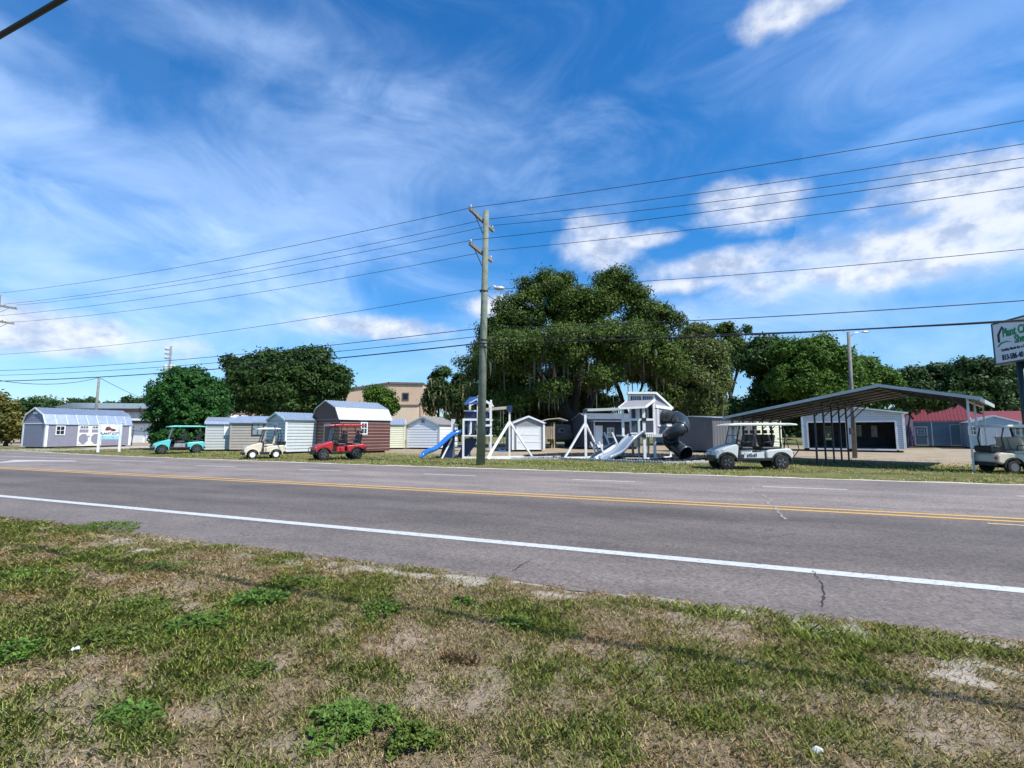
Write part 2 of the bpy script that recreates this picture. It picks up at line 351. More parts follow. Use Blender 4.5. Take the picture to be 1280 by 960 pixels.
def linemat(name,col,wear):
    m=bpy.data.materials.new(name); Nn,Ll=nodes(m); b=Nn['Principled BSDF']; b.inputs['Roughness'].default_value=.7
    tc=Nn.new('ShaderNodeTexCoord'); n=Nn.new('ShaderNodeTexNoise'); n.inputs['Scale'].default_value=22; n.inputs['Detail'].default_value=6; n.inputs['Roughness'].default_value=.7
    Ll.new(tc.outputs['Object'],n.inputs['Vector'])
    mr=Nn.new('ShaderNodeMapRange'); mr.inputs['From Min'].default_value=wear; mr.inputs['From Max'].default_value=wear+.12; Ll.new(n.outputs['Fac'],mr.inputs['Value'])
    mx=Nn.new('ShaderNodeMix'); mx.data_type='RGBA'; mx.inputs['A'].default_value=(*col,1); mx.inputs['B'].default_value=(.2,.19,.18,1); Ll.new(mr.outputs[0],mx.inputs['Factor'])
    Ll.new(mx.outputs['Result'],b.inputs['Base Color']); return m
LW=linemat('white_road_paint',(.52,.53,.52),.54); LY=linemat('yellow_road_paint',(.60,.35,.08),.56); LW2=linemat('worn_white_road_paint',(.46,.45,.44),.53); LY2=linemat('faded_yellow_paint',(.55,.40,.20),.46)
def strip(name,s0,s1,d0,d1,m,label,z=.024,d0b=None,d1b=None):
    d0b=d0 if d0b is None else d0b; d1b=d1 if d1b is None else d1b
    return structure(plane_sd(name,[(s0,d0),(s1,d0b),(s1,d1b),(s0,d1)],z,m),label)
strip('edge_line',-300,200,6.06,6.25,LW,'solid white edge line on the near side of the road')
strip('centre_line',-300,200,10.72,10.86,LY,'nearer of the two yellow centre lines')
strip('centre_line',-300,200,11.10,11.24,LY,'farther of the two yellow centre lines')
strip('centre_line',4.2,60,10.34,10.46,LY2,'faded extra yellow line at the right end of the centre lines',d0b=9.1,d1b=9.22)
dl=[((534,592.6),(600,594.7)),((388,586.2),(441,587.9)),((268,581),(313,583)),((718,599.2),(796,601.4)),((952,608),(1053,610.7)),((1258,618.4),(1330,621))]
for i,(a,b_) in enumerate(dl):
    s0,_=to_sd(G(*a)); s1,_=to_sd(G(*b_)); strip('lane_line',s0,s1,15.02,15.19,LW2,'short white lane dash on the far half of the road')
g0,g1,g2=to_sd(G(-60,568)),to_sd(G(94,574)),to_sd(G(206,578))
for a,b_ in ((g0,g1),(g1,g2)):
    structure(plane_sd('lane_line',[(a[0],a[1]-.1),(b_[0],b_[1]-.1),(b_[0],b_[1]+.1),(a[0],a[1]+.1)],.024,LW2),'long white lane line near the grey barn')
w=[to_sd(G(-10,579.5)),to_sd(G(20,575.3)),to_sd(G(95,576.3)),to_sd(G(95,577.2)),to_sd(G(40,577.4))]
structure(plane_sd('turn_arrow',w,.024,LW2),'white arrow wedge painted at the left end of the road')
CRK=mat('crack_fill',(.30,.28,.27),.9); CRD=mat('crack_dark',(.035,.033,.033),.95)
def crack(pts,w,m,label):
    b=MB(); P=[G(*p) for p in pts]; fine=[]
    for a,c in zip(P,P[1:]):
        for k in range(5):
            q=a.lerp(c,k/5); fine.append(q+Vector((random.uniform(-1,1),random.uniform(-1,1),0))*(c-a).length*.07)
    fine.append(P[-1])
    for i in range(len(fine)-1):
        a,c=fine[i],fine[i+1]; n=Vector((-(c-a).y,(c-a).x,0)).normalized()*w*(.4+random.random())
        b.add([(a.x-n.x,a.y-n.y,.0265),(c.x-n.x*.7,c.y-n.y*.7,.0265),(c.x+n.x*.7,c.y+n.y*.7,.0265),(a.x+n.x,a.y+n.y,.0265)],[(0,1,2,3)])
    structure(b.build('road_crack',m),label)
crack([(944,604),(950,615),(958,625),(966,634),(976,644),(981,651)],.02,CRK,'pale filled crack across the yellow lines')
crack([(1016,716),(1022,726),(1028,735),(1031,745),(1029,756),(1027,762)],.009,CRD,'dark crack in the near road shoulder')
crack([(640,717),(648,712),(655,707),(662,704)],.006,CRD,'thin dark crack by the grass edge')
SAND=mat('pale_sand',(.52,.47,.41),.95,var=.25,scale=5)
def ragged(name,pts,z,m,label,amp=.12):
    out=[]
    P=[G(*p) if len(p)==2 else Vector(p) for p in pts]
    for i,a in enumerate(P):
        c=P[(i+1)%len(P)]; k=max(1,int((c-a).length/.7))
        for j in range(k):
            q=a.lerp(c,j/k); out.append((q.x+random.uniform(-amp,amp),q.y+random.uniform(-amp,amp),z))
    b=MB().add(out,[tuple(range(len(out)))]); o=b.build(name,m)
    if o.data.polygons[0].normal.z<0:o.data.flip_normals()
    return structure(o,label)
# sandy shoulder along the far kerb
b=MB(); 
pp=[to_sd(G(-60,561)),to_sd(G(0,563)),to_sd(G(50,565.6)),to_sd(G(100,568.6)),to_sd(G(180,572)),(-22,18.4),(-12,18.15),(90,18.15)]
lo=[];hi=[]
for i in range(len(pp)-1):
    a,c=pp[i],pp[i+1]; k=max(1,int(abs(c[0]-a[0])/.5))
    for j in range(k):
        t=j/k; s=a[0]+(c[0]-a[0])*t; d=a[1]+(c[1]-a[1])*t; lo.append((s,d-.02)); hi.append((s,d+.30+random.uniform(-.12,.15)))
structure(plane_sd('sandy_shoulder',lo+hi[::-1],.027,SAND),'strip of pale sand at the far road edge')
CONC=mat('concrete',(.42,.40,.37),.9,var=.15,scale=1,bump=.2)
ragged('driveway',[(-60,565.5),(0,565.2),(60,564.6),(120,562),(192,559.8),(260,560),(300,562),(300,560.8),(250,558.8),(190,557.6),(60,561.5),(-60,562.2)],.012,CONC,'pale concrete drive in front of the grey barn',.05)
# ------------------------------------------------------------------ near verge (grass the photographer stands on)
vA,vB,vC,vD=VN(11),VN(12),VN(13),VN(14)
SANDP=[(180,690,.35,.12),(360,706,.7,.10),(440,712,.5,.1),(580,728,.34,.13),(500,718,.5,.08),(690,735,.5,.07),(830,752,.4,.09),(930,772,.6,.09),(1030,795,.4,.12),(1120,815,.5,.14),(1210,835,.38,.14),(1245,812,.4,.12),(1195,850,.15,.1),(600,796,.12,.06),(820,775,.2,.08)]
BAREP=[(60,880,.55,.5),(110,840,.3,.2),(250,900,.22,.16),(60,930,.6,.4),(160,700,1.2,.3),(360,925,.25,.2),(560,885,.2,.15),(230,755,.7,.25),(950,850,.4,.3),(1150,900,.3,.3),(1180,930,.3,.2),(620,850,.3,.2),(780,830,.5,.2),(330,830,.4,.2),(100,720,1.0,.3),(480,800,.5,.2)]
SP=[(*to_sd(G(a,b_)),r,q) for a,b_,r,q in SANDP]; BP=[(*to_sd(G(a,b_)),r,q) for a,b_,r,q in BAREP]
GREENP=[(230,800,.55,.35),(40,735,.7,.3),(150,800,.5,.3),(60,820,.4,.3),(240,850,.4,.3),(200,870,.25,.3),(20,895,.25,.2),(360,730,.5,.2),(120,700,1.0,.3),(40,660,1.5,.4),(520,700,1,.2),(700,790,.4,.2),(900,775,.3,.08),(1080,815,.3,.08),(200,930,.3,.2),(450,845,.3,.15),(1200,790,.3,.1)]
GP=[(*to_sd(G(a,b_)),r,q) for a,b_,r,q in GREENP]
def patches(s,d,P):
    n=fbm(vC,s*5,d*5,5)-.5; out=np.zeros_like(s)
    for ps,pd,rs,rd in P:
        r=np.sqrt(((s-ps)/rs)**2+((d-pd)/rd)**2); out=np.maximum(out,np.clip((1.05-r+n*4.0)*1.4,0,1))
    return out
def masks(s,d):
    sand=patches(s,d,SP); bare=np.maximum(patches(s,d,BP)*.8,np.clip((fbm(vB,s*1.1,d*1.3,5)-.62)*7,0,1)*.5)
    sand=np.maximum(sand,np.clip((fbm(vA,s*2.3+50,d*3.5,5)-.53)*8,0,1)*np.clip(1-np.abs(d-4.4)/.45,0,1)*.9)
    green=np.clip(patches(s,d,GP)*.7+np.clip((fbm(vD,s*1.3,d*1.6,5)-.47)*5,0,1)*.7+(fbm(vA,s*5+9,d*5,3)-.45)*1.1,0,1)
    return sand,bare,green
def height(s,d):
    h=.03+(fbm(vA,s*1.5,d*1.5,4)-.5)*.10+(fbm(vB,s*9,d*9,3)-.5)*.03
    e=np.clip((4.75-d)/.5,0,1); return np.maximum(h*e+.03*(1-e)*.4,.004)+.004
ns,nd=620,150
S,D=np.meshgrid(np.linspace(-26,14,ns),np.linspace(-5,4.76,nd),indexing='ij')
Hh=height(S,D); sd_,br_,gr_=masks(S,D)
me=bpy.data.meshes.new('verge'); vv=np.stack([S,D,Hh],-1).reshape(-1,3)
idx=np.arange(ns*nd).reshape(ns,nd); q=np.stack([idx[:-1,:-1],idx[1:,:-1],idx[1:,1:],idx[:-1,1:]],-1).reshape(-1,4)
me.vertices.add(len(vv)); me.vertices.foreach_set('co',vv.reshape(-1).astype(np.float32))
me.loops.add(q.size); me.loops.foreach_set('vertex_index',q.reshape(-1).astype(np.int32)); me.polygons.add(len(q)); me.polygons.foreach_set('loop_start',(np.arange(len(q))*4).astype(np.int32)); me.update(calc_edges=True)
me.polygons.foreach_set('use_smooth',[True]*len(q))
at_=me.color_attributes.new('cover','FLOAT_COLOR','POINT'); c=np.ones((ns*nd,4),np.float32); c[:,0]=sd_.reshape(-1);c[:,1]=br_.reshape(-1);c[:,2]=gr_.reshape(-1); at_.data.foreach_set('color',c.reshape(-1))
vm=bpy.data.materials.new('verge_soil'); Nn,Ll=nodes(vm); b=Nn['Principled BSDF']; b.inputs['Roughness'].default_value=.95; b.inputs['Specular IOR Level'].default_value=.1
atn=Nn.new('ShaderNodeAttribute'); atn.attribute_name='cover'; sp_=Nn.new('ShaderNodeSeparateColor'); Ll.new(atn.outputs['Color'],sp_.inputs[0])
tcn=Nn.new('ShaderNodeTexCoord')
def no2(s,d=6,r=.7):
    n=Nn.new('ShaderNodeTexNoise'); n.inputs['Scale'].default_value=s; n.inputs['Detail'].default_value=d; n.inputs['Roughness'].default_value=r; Ll.new(tcn.outputs['Object'],n.inputs['Vector']); return n.outputs['Fac']
def mix2(f,a,b_,mode='MIX'):
    n=Nn.new('ShaderNodeMix'); n.data_type='RGBA'; n.blend_type=mode
    if isinstance(f,float): n.inputs['Factor'].default_value=f
    else: Ll.new(f,n.inputs['Factor'])
    for k,x in (('A',a),('B',b_)):
        if isinstance(x,tuple): n.inputs[k].default_value=(*x,1)
        else: Ll.new(x,n.inputs[k])
    return n.outputs['Result']
thatch=mix2(no2(30),(.09,.07,.04),(.32,.25,.16)); bare=mix2(no2(22),(.19,.145,.105),(.46,.37,.29)); sandc=mix2(no2(34,5,.8),(.20,.17,.13),(.62,.56,.48))
c1=mix2(sp_.outputs[1],thatch,bare); c1=mix2(sp_.outputs[0],c1,sandc); g1_=Nn.new('ShaderNodeMath'); g1_.operation='MULTIPLY'; g1_.inputs[1].default_value=.5; Ll.new(sp_.outputs[2],g1_.inputs[0])
c1=mix2(g1_.outputs[0],c1,(.06,.075,.025)); Ll.new(c1,b.inputs['Base Color'])
bp=Nn.new('ShaderNodeBump'); bp.inputs['Strength'].default_value=.8; bp.inputs['Distance'].default_value=.02; Ll.new(no2(45,4),bp.inputs['Height']); Ll.new(bp.outputs['Normal'],b.inputs['Normal'])
me.materials.append(vm); vo_=bpy.data.objects.new('verge',me); COL.objects.link(vo_); vo_.rotation_euler=(0,0,ROADROT); structure(vo_,'uneven dry roadside verge with bare soil and sand')
# blades
def tintmat(name,trans=.25):
    m=bpy.data.materials.new(name); Nn,Ll=nodes(m); b=Nn['Principled BSDF']; a=Nn.new('ShaderNodeAttribute'); a.attribute_name='tint'
    Ll.new(a.outputs['Color'],b.inputs['Base Color']); b.inputs['Roughness'].default_value=.6; b.inputs['Specular IOR Level'].default_value=.25
    tr=Nn.new('ShaderNodeBsdfTranslucent'); Ll.new(a.outputs['Color'],tr.inputs['Color']); mx=Nn.new('ShaderNodeMixShader'); mx.inputs[0].default_value=trans
    Ll.new(b.outputs[0],mx.inputs[1]); Ll.new(tr.outputs[0],mx.inputs[2]); Ll.new(mx.outputs[0],Nn['Material Output'].inputs['Surface']); return m
BLADE=tintmat('grass_blade')
def blades(n,s,d,hz,green,bare,lenr,wid,rs):
    k=len(s); a=rs.rand(k)*2*np.pi; ln=lenr[0]+(lenr[1]-lenr[0])*rs.rand(k)**1.6
    ln=ln*(.75+.45*green); lean=.35+.9*rs.rand(k); w=wid*(.6+.8*rs.rand(k))
    dx,dy=np.cos(a),np.sin(a); px,py=-dy,dx
    b0=np.stack([s,d,hz],-1); hh=ln*np.cos(np.minimum(lean,1.35)); ho=ln*np.sin(np.minimum(lean,1.35))
    mid=b0+np.stack([dx*ho*.35,dy*ho*.35,hh*.62],-1); tip=b0+np.stack([dx*ho,dy*ho,hh],-1); pw=np.stack([px*w,py*w,0*w],-1)
    V=np.stack([b0-pw*.6,b0+pw*.6,mid+pw,tip,mid-pw],1)
    V[:,:,2]=np.maximum(V[:,:,2],.006)
    mixg=np.clip(green*.90+.22+(rs.rand(k)-.5)*.9,0,1)[:,None]
    dry=(np.array([.54,.40,.24])-np.array([.04,.10,.08])*np.clip((fbm(vB,s*1.7+30,d*1.7,3)-.45)*5,0,1)[:,None])*(.30+1.15*rs.rand(k,1)**1.3); gr=np.array([.22,.30,.065])*(.38+1.15*rs.rand(k,1))+np.array([.07,.03,0])*rs.rand(k,1)
    col=dry*(1-mixg)+gr*mixg
    return V,col
rs=np.random.RandomState(5)
n=2800000
s=rs.uniform(-20,9,n); d=rs.uniform(.2,4.72,n)
X=s*ca+d*sa; Y=-s*sa+d*ca
keep=(Y>1.6)&(np.abs(X)<Y*1.25+1.2)
dist=np.sqrt(X*X+Y*Y); keep&=rs.rand(n)<np.clip(4.2/dist,.22,1)
s,d,dist=s[keep],d[keep],dist[keep]
a_,b_,g_=masks(s,d); dens=np.clip(1-.82*a_,0,1)*np.clip(1-.6*b_,0,1)*(.65+.5*g_)*np.clip((4.72-d)/.25,.06,1); clump=np.clip((fbm(vC,s*7,d*7,3)-.24)*3.2,.3,1)
k=rs.rand(len(s))<dens*clump; s,d,g_,b_,dist=s[k],d[k],g_[k],b_[k],dist[k]
Vb,cb=blades(0,s,d,height(s,d)-.004,g_,b_,(.014,.062),.0016,rs)
sc_=np.clip(dist/3.2,1,2.6)[:,None,None]; base=Vb[:,:1]*.5+Vb[:,1:2]*.5; wv=(Vb-base); wv[:,:,:2]*=1+(sc_-1)*.45; Vb=base+wv
print('blades',len(s))
o=numpy_mesh('grass',Vb,5,BLADE,cols=cb); o.rotation_euler=(0,0,ROADROT); 
# flat dead straw lying over the soil
def straw():
    n=380000; s=rs.uniform(-20,9,n); d=rs.uniform(.2,4.74,n); X=s*ca+d*sa; Y=-s*sa+d*ca
    dist=np.sqrt(X*X+Y*Y); k=(Y>1.6)&(np.abs(X)<Y*1.25+1.2)&(rs.rand(n)<np.clip(4.0/dist,.2,1)); s,d,dist=s[k],d[k],dist[k]
    a_,b_,g_=masks(s,d); k=rs.rand(len(s))<np.clip(1-.9*a_,0,1)*np.clip(1-.45*b_,0,1)*(.35+.65*fbm(vC,s*4,d*4,3)); s,d,dist=s[k],d[k],dist[k]
    m=len(s); a=rs.rand(m)*2*np.pi; ln=(.012+.05*rs.rand(m)**1.5); w=.0016*(.6+.9*rs.rand(m))*np.clip(dist/3.2,1,2); h=height(s,d)+.002+.018*rs.rand(m)**2; dz=rs.normal(0,.006,m)
    dx,dy=np.cos(a),np.sin(a); p=np.stack([s,d,h],-1); q=np.stack([dx*ln,dy*ln,dz],-1); v=np.stack([-dy*w,dx*w,0*w],-1)
    V=np.stack([p-v,p+v,p+q+v*.4,p+q-v*.4],1); V[:,:,2]=np.maximum(V[:,:,2],.006)
    col=np.array([.44,.34,.21])*(.35+1.0*rs.rand(m,1))+np.array([.03,.0,-.01])*rs.rand(m,1)
    print('straw',m)
    q_=numpy_mesh('straw',V,4,BLADE,cols=col); q_.rotation_euler=(0,0,ROADROT); tag(q_,'flattened dead straw covering the near verge','straw',kind='stuff')
straw()
tag(o,'short dry green and straw grass on the near verge','grass',kind='stuff')
# far strip of tufts
n=130000; s=rs.uniform(-60,24,n); d=rs.uniform(18.45,34,n); X=s*ca+d*sa; Y=-s*sa+d*ca
g_=fbm(vD,s*.5,d*.5,4); lim=18.5+6.5+ (fbm(vB,s*.2,d*.2,3)-.5)*8; k=(rs.rand(n)<np.clip((g_-.32)*4,0,1))&(rs.rand(n)<np.clip(1.3-(d-lim)/4,.06,1))
s,d,g_=s[k],d[k],g_[k]
far_d=np.interp(s,[p[0] for p in pp],[p[1] for p in pp]); k=d>far_d+.32; s,d,g_=s[k],d[k],g_[k]
Vb,cb=blades(0,s,d,np.zeros(len(s))+.0,np.clip((g_-.4)*3,0,1),0,(.06,.13),.012,rs)
o=numpy_mesh('grass',Vb,5,BLADE,cols=cb); o.rotation_euler=(0,0,ROADROT); tag(o,'low green grass strip beyond the road','grass',kind='stuff')
# weeds
WEED=tintmat('weed_leaf',.3)
def weed(px,py,r,h,n,label,col=(.045,.13,.03),leaf=.013,seed=0):
    p=G(px,py); rs=np.random.RandomState(seed); 
    a=rs.rand(n)*2*np.pi; lumps=1+.3*np.sin(a*3+seed)+.15*np.sin(a*7+2*seed); rr=r*1.15*np.sqrt(rs.rand(n))*lumps; h=h*.75; kp=(VN(seed+30)(40+rr*np.cos(a)*22,40+rr*np.sin(a)*22)>.36)|(rr<r*.25); a,rr=a[kp],rr[kp]; n=len(a); q=np.clip(rr/(r*1.3),0,1)
    x,y=rr*np.cos(a),rr*np.sin(a)*.8; z=h*(1-q**2)*(.25+.75*rs.rand(n))+.01
    z+=h*.4*(vA(x*25+40,y*25+40)-.5)
    ang=rs.rand(n)*2*np.pi; tilt=rs.normal(0,.5,n); ln=leaf*(.45+1.0*rs.rand(n))*(.8+.1*(seed%5)); 
    u=np.stack([np.cos(ang),np.sin(ang),np.sin(tilt)],-1); w=np.stack([-np.sin(ang),np.cos(ang),rs.normal(0,.5,n)],-1)
    c=np.stack([x,y,z],-1); V=np.stack([c-u*ln[:,None],c-w*ln[:,None]*.5,c+u*ln[:,None],c+w*ln[:,None]*.5],1); V[:,:,2]=np.maximum(V[:,:,2],.004)
    cl=np.array(col)*np.array([1+.12*(seed%4),1-.05*(seed%3),1])*(.5+1.1*rs.rand(n,1))+np.array([.05,.04,0])*(rs.rand(n,1)**3)
    st=MB()
    for i in range(9):
        t=i*.7; st.tube([(0,0,0),(r*.4*math.cos(t),r*.3*math.sin(t),h*.5),(r*.75*math.cos(t),r*.6*math.sin(t),h*.7)],[.004,.003,.002],5)
    root=thing('weed_plant',label,'weed',(p.x,p.y,.025)); numpy_mesh('leaf_cluster',V,4,WEED,root,cols=cl); st.build('stem',bpy.data.materials.get('weed_stem') or mat('weed_stem',(.10,.14,.04),.8),root)
Wd=[(438,912,.21,.085,3400,'broad bright green leafy weed low in the middle of the near grass'),(517,936,.11,.11,1300,'upright bright green weed right of the broad leafy weed'),
(125,664,.50,.12,3000,'dark green weed patch at the upper left near the road edge'),(325,757,.22,.14,2000,'bushy dark green weed in the left middle of the verge'),(204,714,.30,.10,1500,'flat green weed patch left of the bushy dark weed'),
(479,769,.20,.12,1700,'round green weed in the centre of the verge'),(645,788,.17,.09,1300,'small green weed right of the round weed'),(580,762,.12,.10,900,'little upright weed just below the pale sand patch'),
(250,786,.24,.09,1700,'leafy weed left of the centre with grass around it'),(175,764,.30,.09,1700,'green weed behind the left grass patch'),(136,804,.22,.10,1700,'light green weed above the white litter'),(25,824,.20,.10,1600,'green weed at the left picture edge beside the litter'),
(20,726,.34,.09,1500,'weed patch at the far left edge of the verge'),(375,735,.25,.08,1200,'low weed patch halfway to the road in the left verge'),(325,846,.11,.06,700,'small low weed above the broad leafy weed'),(160,905,.16,.08,1300,'soft green weed low on the left beside bare soil'),(640,757,.2,.05,800,'thin weed between the sand patches at the road edge')]
for i,wd in enumerate(Wd): weed(*wd,seed=i+1,col=(.075,.155,.025) if i%3 else (.085,.18,.03))
def longgrass(px,py,n,rad,label,seed):
    p=G(px,py); rs=np.random.RandomState(seed); s,d=np.clip(rs.normal(0,rad,n),-1.7*rad,1.7*rad),np.clip(rs.normal(0,rad*.35,n),-.6*rad,.6*rad); V,c=blades(0,s,d,np.zeros(n),np.ones(n),0,(.03,.085),.003,rs)
    if 'straw' in label: c=np.array([.42,.31,.17])*(.5+.8*rs.rand(n,1))
    o=numpy_mesh('grass_tuft',V,5,BLADE,cols=c); o.location=(p.x,p.y,.02); o.rotation_euler=(0,0,ROADROT); tag(o,label,'grass tuft')
longgrass(885,772,500,.2,'dark green grass tuft at the road edge near the middle of the verge',1)
longgrass(1075,808,900,.28,'dark green grass tuft beside the big pale sand patch',2)
longgrass(575,832,700,.07,'straw coloured dry grass tuft in the middle of the verge',3)
longgrass(1125,822,300,.12,'thin green grass tuft between the big sand patches',4)
# litter
b=MB(); p=G(91,820); b.tube([(0,0,.0),(.008,.005,.02),(.016,.01,.032)],[.008,.012,.014],9); b.box(-.015,.0,-.01,.01,.002,.012)
o=b.build('paper_cup',WHITE,bevel=.002); o.location=(p.x,p.y,.035); o.rotation_euler=(.5,.6,.3); tag(o,'crumpled white paper cup lying on bare soil at the left','litter')
b=MB(); p=G(1022,957); b.prism([(-.02,0),(.02,.005),(.028,.03),(.0,.042),(-.022,.025)],-.006,.006); o=b.build('paper_scrap',WHITE); o.location=(p.x,p.y,.04); tag(o,'tiny white paper scrap at the bottom edge of the grass','litter')
# ================================================================== sheds
PROF={'gable':[(0,0),(.5,1),(1,0)],'gambrel':[(0,0),(.13,.58),(.5,1),(.87,.58),(1,0)],'round':[(0,0),(.06,.32),(.5,1),(.94,.32),(1,0)]}
def siding_panel(b,M,x0,x1,z0,ztop,course,top=None,t=.02,gap=.02):
    "boards across a wall; M maps (x, outward, z); top(z) gives the x range at a height"
    z=z0
    while z<ztop-.03:
        z2=min(z+course,ztop)
        xa,xb=(x0,x1)
        if top:
            ra=top(z); rb=top(z2-.001)
            xa=max(ra[0],rb[0]); xb=min(ra[1],rb[1])
        if xb-xa>.05:
            # lapped board: stands out more at its lower edge
            zt=z2-gap
            vs=[M(xa,0,z),M(xb,0,z),M(xb,0,zt),M(xa,0,zt),M(xa,t,z),M(xb,t,z),M(xb,t*.35,zt),M(xa,t*.35,zt)]
            b.add(vs,[(0,1,2,3),(4,7,6,5),(0,4,5,1),(3,2,6,7),(0,3,7,4),(1,5,6,2)])
        z=z2
class Shed:
    def __init__(s,name,label,cat,fl,fr,depth,hw,hr,prof='gable',front='eave',wall=None,roof=None,trim=WHITE,trimw=.10,course=.2,base=.14,group=None,ribs=.3,over=.12,siding=True,roofside=None,Y=None,gap=.02,vertical=False,skid=True,groove_shade=None):
        A=gx(*fl); B=gx(*fr); s.W=(B-A).length; s.D=depth; c=(A+B)/2; ang=math.atan2(B.y-A.y,B.x-A.x)
        s.root=thing(name,label,cat,c,ang,group); W=s.W;D=depth; s.base=base; s.hw=hw; s.hr=hr
        P=PROF[prof]
        s.span=D if front=='eave' else W
        s.prof=[(p[0]*s.span,hw+p[1]*(hr-hw)) for p in P]
        wb=MB(); out=[(0,base)]+s.prof+[(s.span,base)]
        if front=='eave': wb.prism(out,-W/2,W/2,'x')
        else: wb.prism([(x-W/2,z) for x,z in out],0,D,'y')
        s.front=lambda x,o,z:(x,-o,z)
        s.left=lambda x,o,z:(-W/2-o,D-x,z)       # x measured from the back corner
        s.right=lambda x,o,z:(W/2+o,x,z)
        s.mat=wall
        def gtop(x00):
            def f(z):
                if z<=hw: return (x00,x00+s.span)
                pts=s.prof; xl=xr=None
                for (a,b_) in zip(pts,pts[1:]):
                    if min(a[1],b_[1])<=z<=max(a[1],b_[1]) and a[1]!=b_[1]:
                        x=a[0]+(b_[0]-a[0])*(z-a[1])/(b_[1]-a[1])
                        if a[0]<s.span/2-.01 or b_[0]<=s.span/2+.01: xl=x if xl is None else min(xl,x)
                        else: xr=x
                if xl is None: return (0,0)
                if xr is None: xr=s.span-xl
                return (x00+xl,x00+xr)
            return f
        if siding:
            if not vertical:
                if front=='eave':
                    siding_panel(wb,s.front,-W/2,W/2,base,hw,course,gap=gap)
                    for f in (s.left,s.right): siding_panel(wb,f,0,D,base,hr-.04,course,gtop(0),gap=gap)
                else:
                    siding_panel(wb,s.front,-W/2,W/2,base,hr-.04,course,gtop(-W/2),gap=gap)
                    for f in (s.left,s.right): siding_panel(wb,f,0,D,base,hw,course,gap=gap)
                if groove_shade:
                    sb=MB()  # dark strips in the board gaps stand in for groove shade
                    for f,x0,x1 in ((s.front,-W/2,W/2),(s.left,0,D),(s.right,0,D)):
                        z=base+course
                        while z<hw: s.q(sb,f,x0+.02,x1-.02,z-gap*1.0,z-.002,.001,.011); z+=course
                    sb.build('seam_light_shade',groove_shade,s.root)
            else:
                for f,x0,x1 in ((s.front,-W/2,W/2),(s.left,0,D),(s.right,0,D)):
                    x=x0+.15
                    while x<x1: 
                        q=[f(x-.015,0,base),f(x+.015,0,base),f(x+.015,.018,base),f(x-.015,.018,base),f(x-.015,0,hw),f(x+.015,0,hw),f(x+.015,.018,hw),f(x-.015,.018,hw)]
                        wb.add(q,[(0,3,2,1),(4,5,6,7),(0,1,5,4),(1,2,6,5),(2,3,7,6),(3,0,4,7)]); x+=course
        wb.build('wall',wall,s.root)
        if skid:
            k=MB()
            for q in (.15,.5,.85): k.box(-W/2+.08,W/2-.08,D*q-.08,D*q+.08,0,base-.002)
            k.build('skid',DARKSKID,s.root)
        # roof slabs and ribs
        rb=MB(); pts=s.prof; t=.05
        segs=list(zip(pts,pts[1:]))
        s.slabs=[]
        for i,(a,c_) in enumerate(segs):
            d=Vector((c_[0]-a[0],c_[1]-a[1])); ln=d.length; d/=ln; nrm=Vector((-d.y,d.x)); 
            if nrm.y<0:nrm=-nrm
            a2=Vector(a)-d*(over*1.2 if i==0 else 0); c2=Vector(c_)+d*(over*1.2 if i==len(segs)-1 else 0)
            a2=a2+nrm*.022; c2=c2+nrm*.022
            o4=[a2,c2,c2+nrm*t,a2+nrm*t]
            if front=='eave':
                rb.prism([tuple(p) for p in o4],-W/2-over,W/2+over,'x')
                if ribs:
                    x=-W/2-over+.02
                    while x<W/2+over: rb.prism([tuple(a2+nrm*t),tuple(c2+nrm*t),tuple(c2+nrm*(t+.025)),tuple(a2+nrm*(t+.025))],x,x+.035,'x'); x+=ribs
            else:
                rb.prism([(p[0]-W/2,p[1]) for p in o4],-over,D+over,'y')
                if ribs:
                    x=-over+.02
                    while x<D+over: rb.prism([(p[0]-W/2,p[1]) for p in (a2+nrm*t,c2+nrm*t,c2+nrm*(t+.025),a2+nrm*(t+.025))],x,x+.035,'y'); x+=ribs
        s.roofo=rb.build('roof',roof,s.root)
        # trims
        w=trimw
        if trim is not None:
            for x in (-W/2,W/2):
                sg=1 if x<0 else -1
                MB().box(min(x,x+sg*w),max(x,x+sg*w),-.045,-.002,base,hw-.02).build('corner_trim',trim,s.root)
                ox=x-.045 if x<0 else x+.002
                for y0 in (-.045,D-w): MB().box(ox,ox+.043,y0,y0+w+.045,base,hw-.02).build('corner_trim',trim,s.root)
            tbs={}
            # verge boards following the roof
            for i,(a,c_) in enumerate(segs):
                if front=='eave':
                    for xx in (-W/2-over-.03,W/2+over+.002): tbs.setdefault(xx,MB()).prism([(a[0],a[1]-.07),(c_[0],c_[1]-.07),(c_[0],c_[1]+.07),(a[0],a[1]+.07)],xx,xx+.028,'x')
                else:
                    tbs.setdefault(0,MB()).prism([(a[0]-W/2,a[1]-.07),(c_[0]-W/2,c_[1]-.07),(c_[0]-W/2,c_[1]+.07),(a[0]-W/2,a[1]+.07)],-over-.03,-over-.002,'y')
            for tb in tbs.values(): tb.build('verge_board',trim,s.root)
            if front=='eave': MB().box(-W/2+w,W/2-w,-.04,-.003,hw-.12,hw-.02).build('eave_board',trim,s.root)
    def q(s,b,f,x0,x1,z0,z1,o0,o1):
        vs=[f(x0,o0,z0),f(x1,o0,z0),f(x1,o1,z0),f(x0,o1,z0),f(x0,o0,z1),f(x1,o0,z1),f(x1,o1,z1),f(x0,o1,z1)]
        b.add(vs,[(0,3,2,1),(4,5,6,7),(0,1,5,4),(1,2,6,5),(2,3,7,6),(3,0,4,7)]); return b
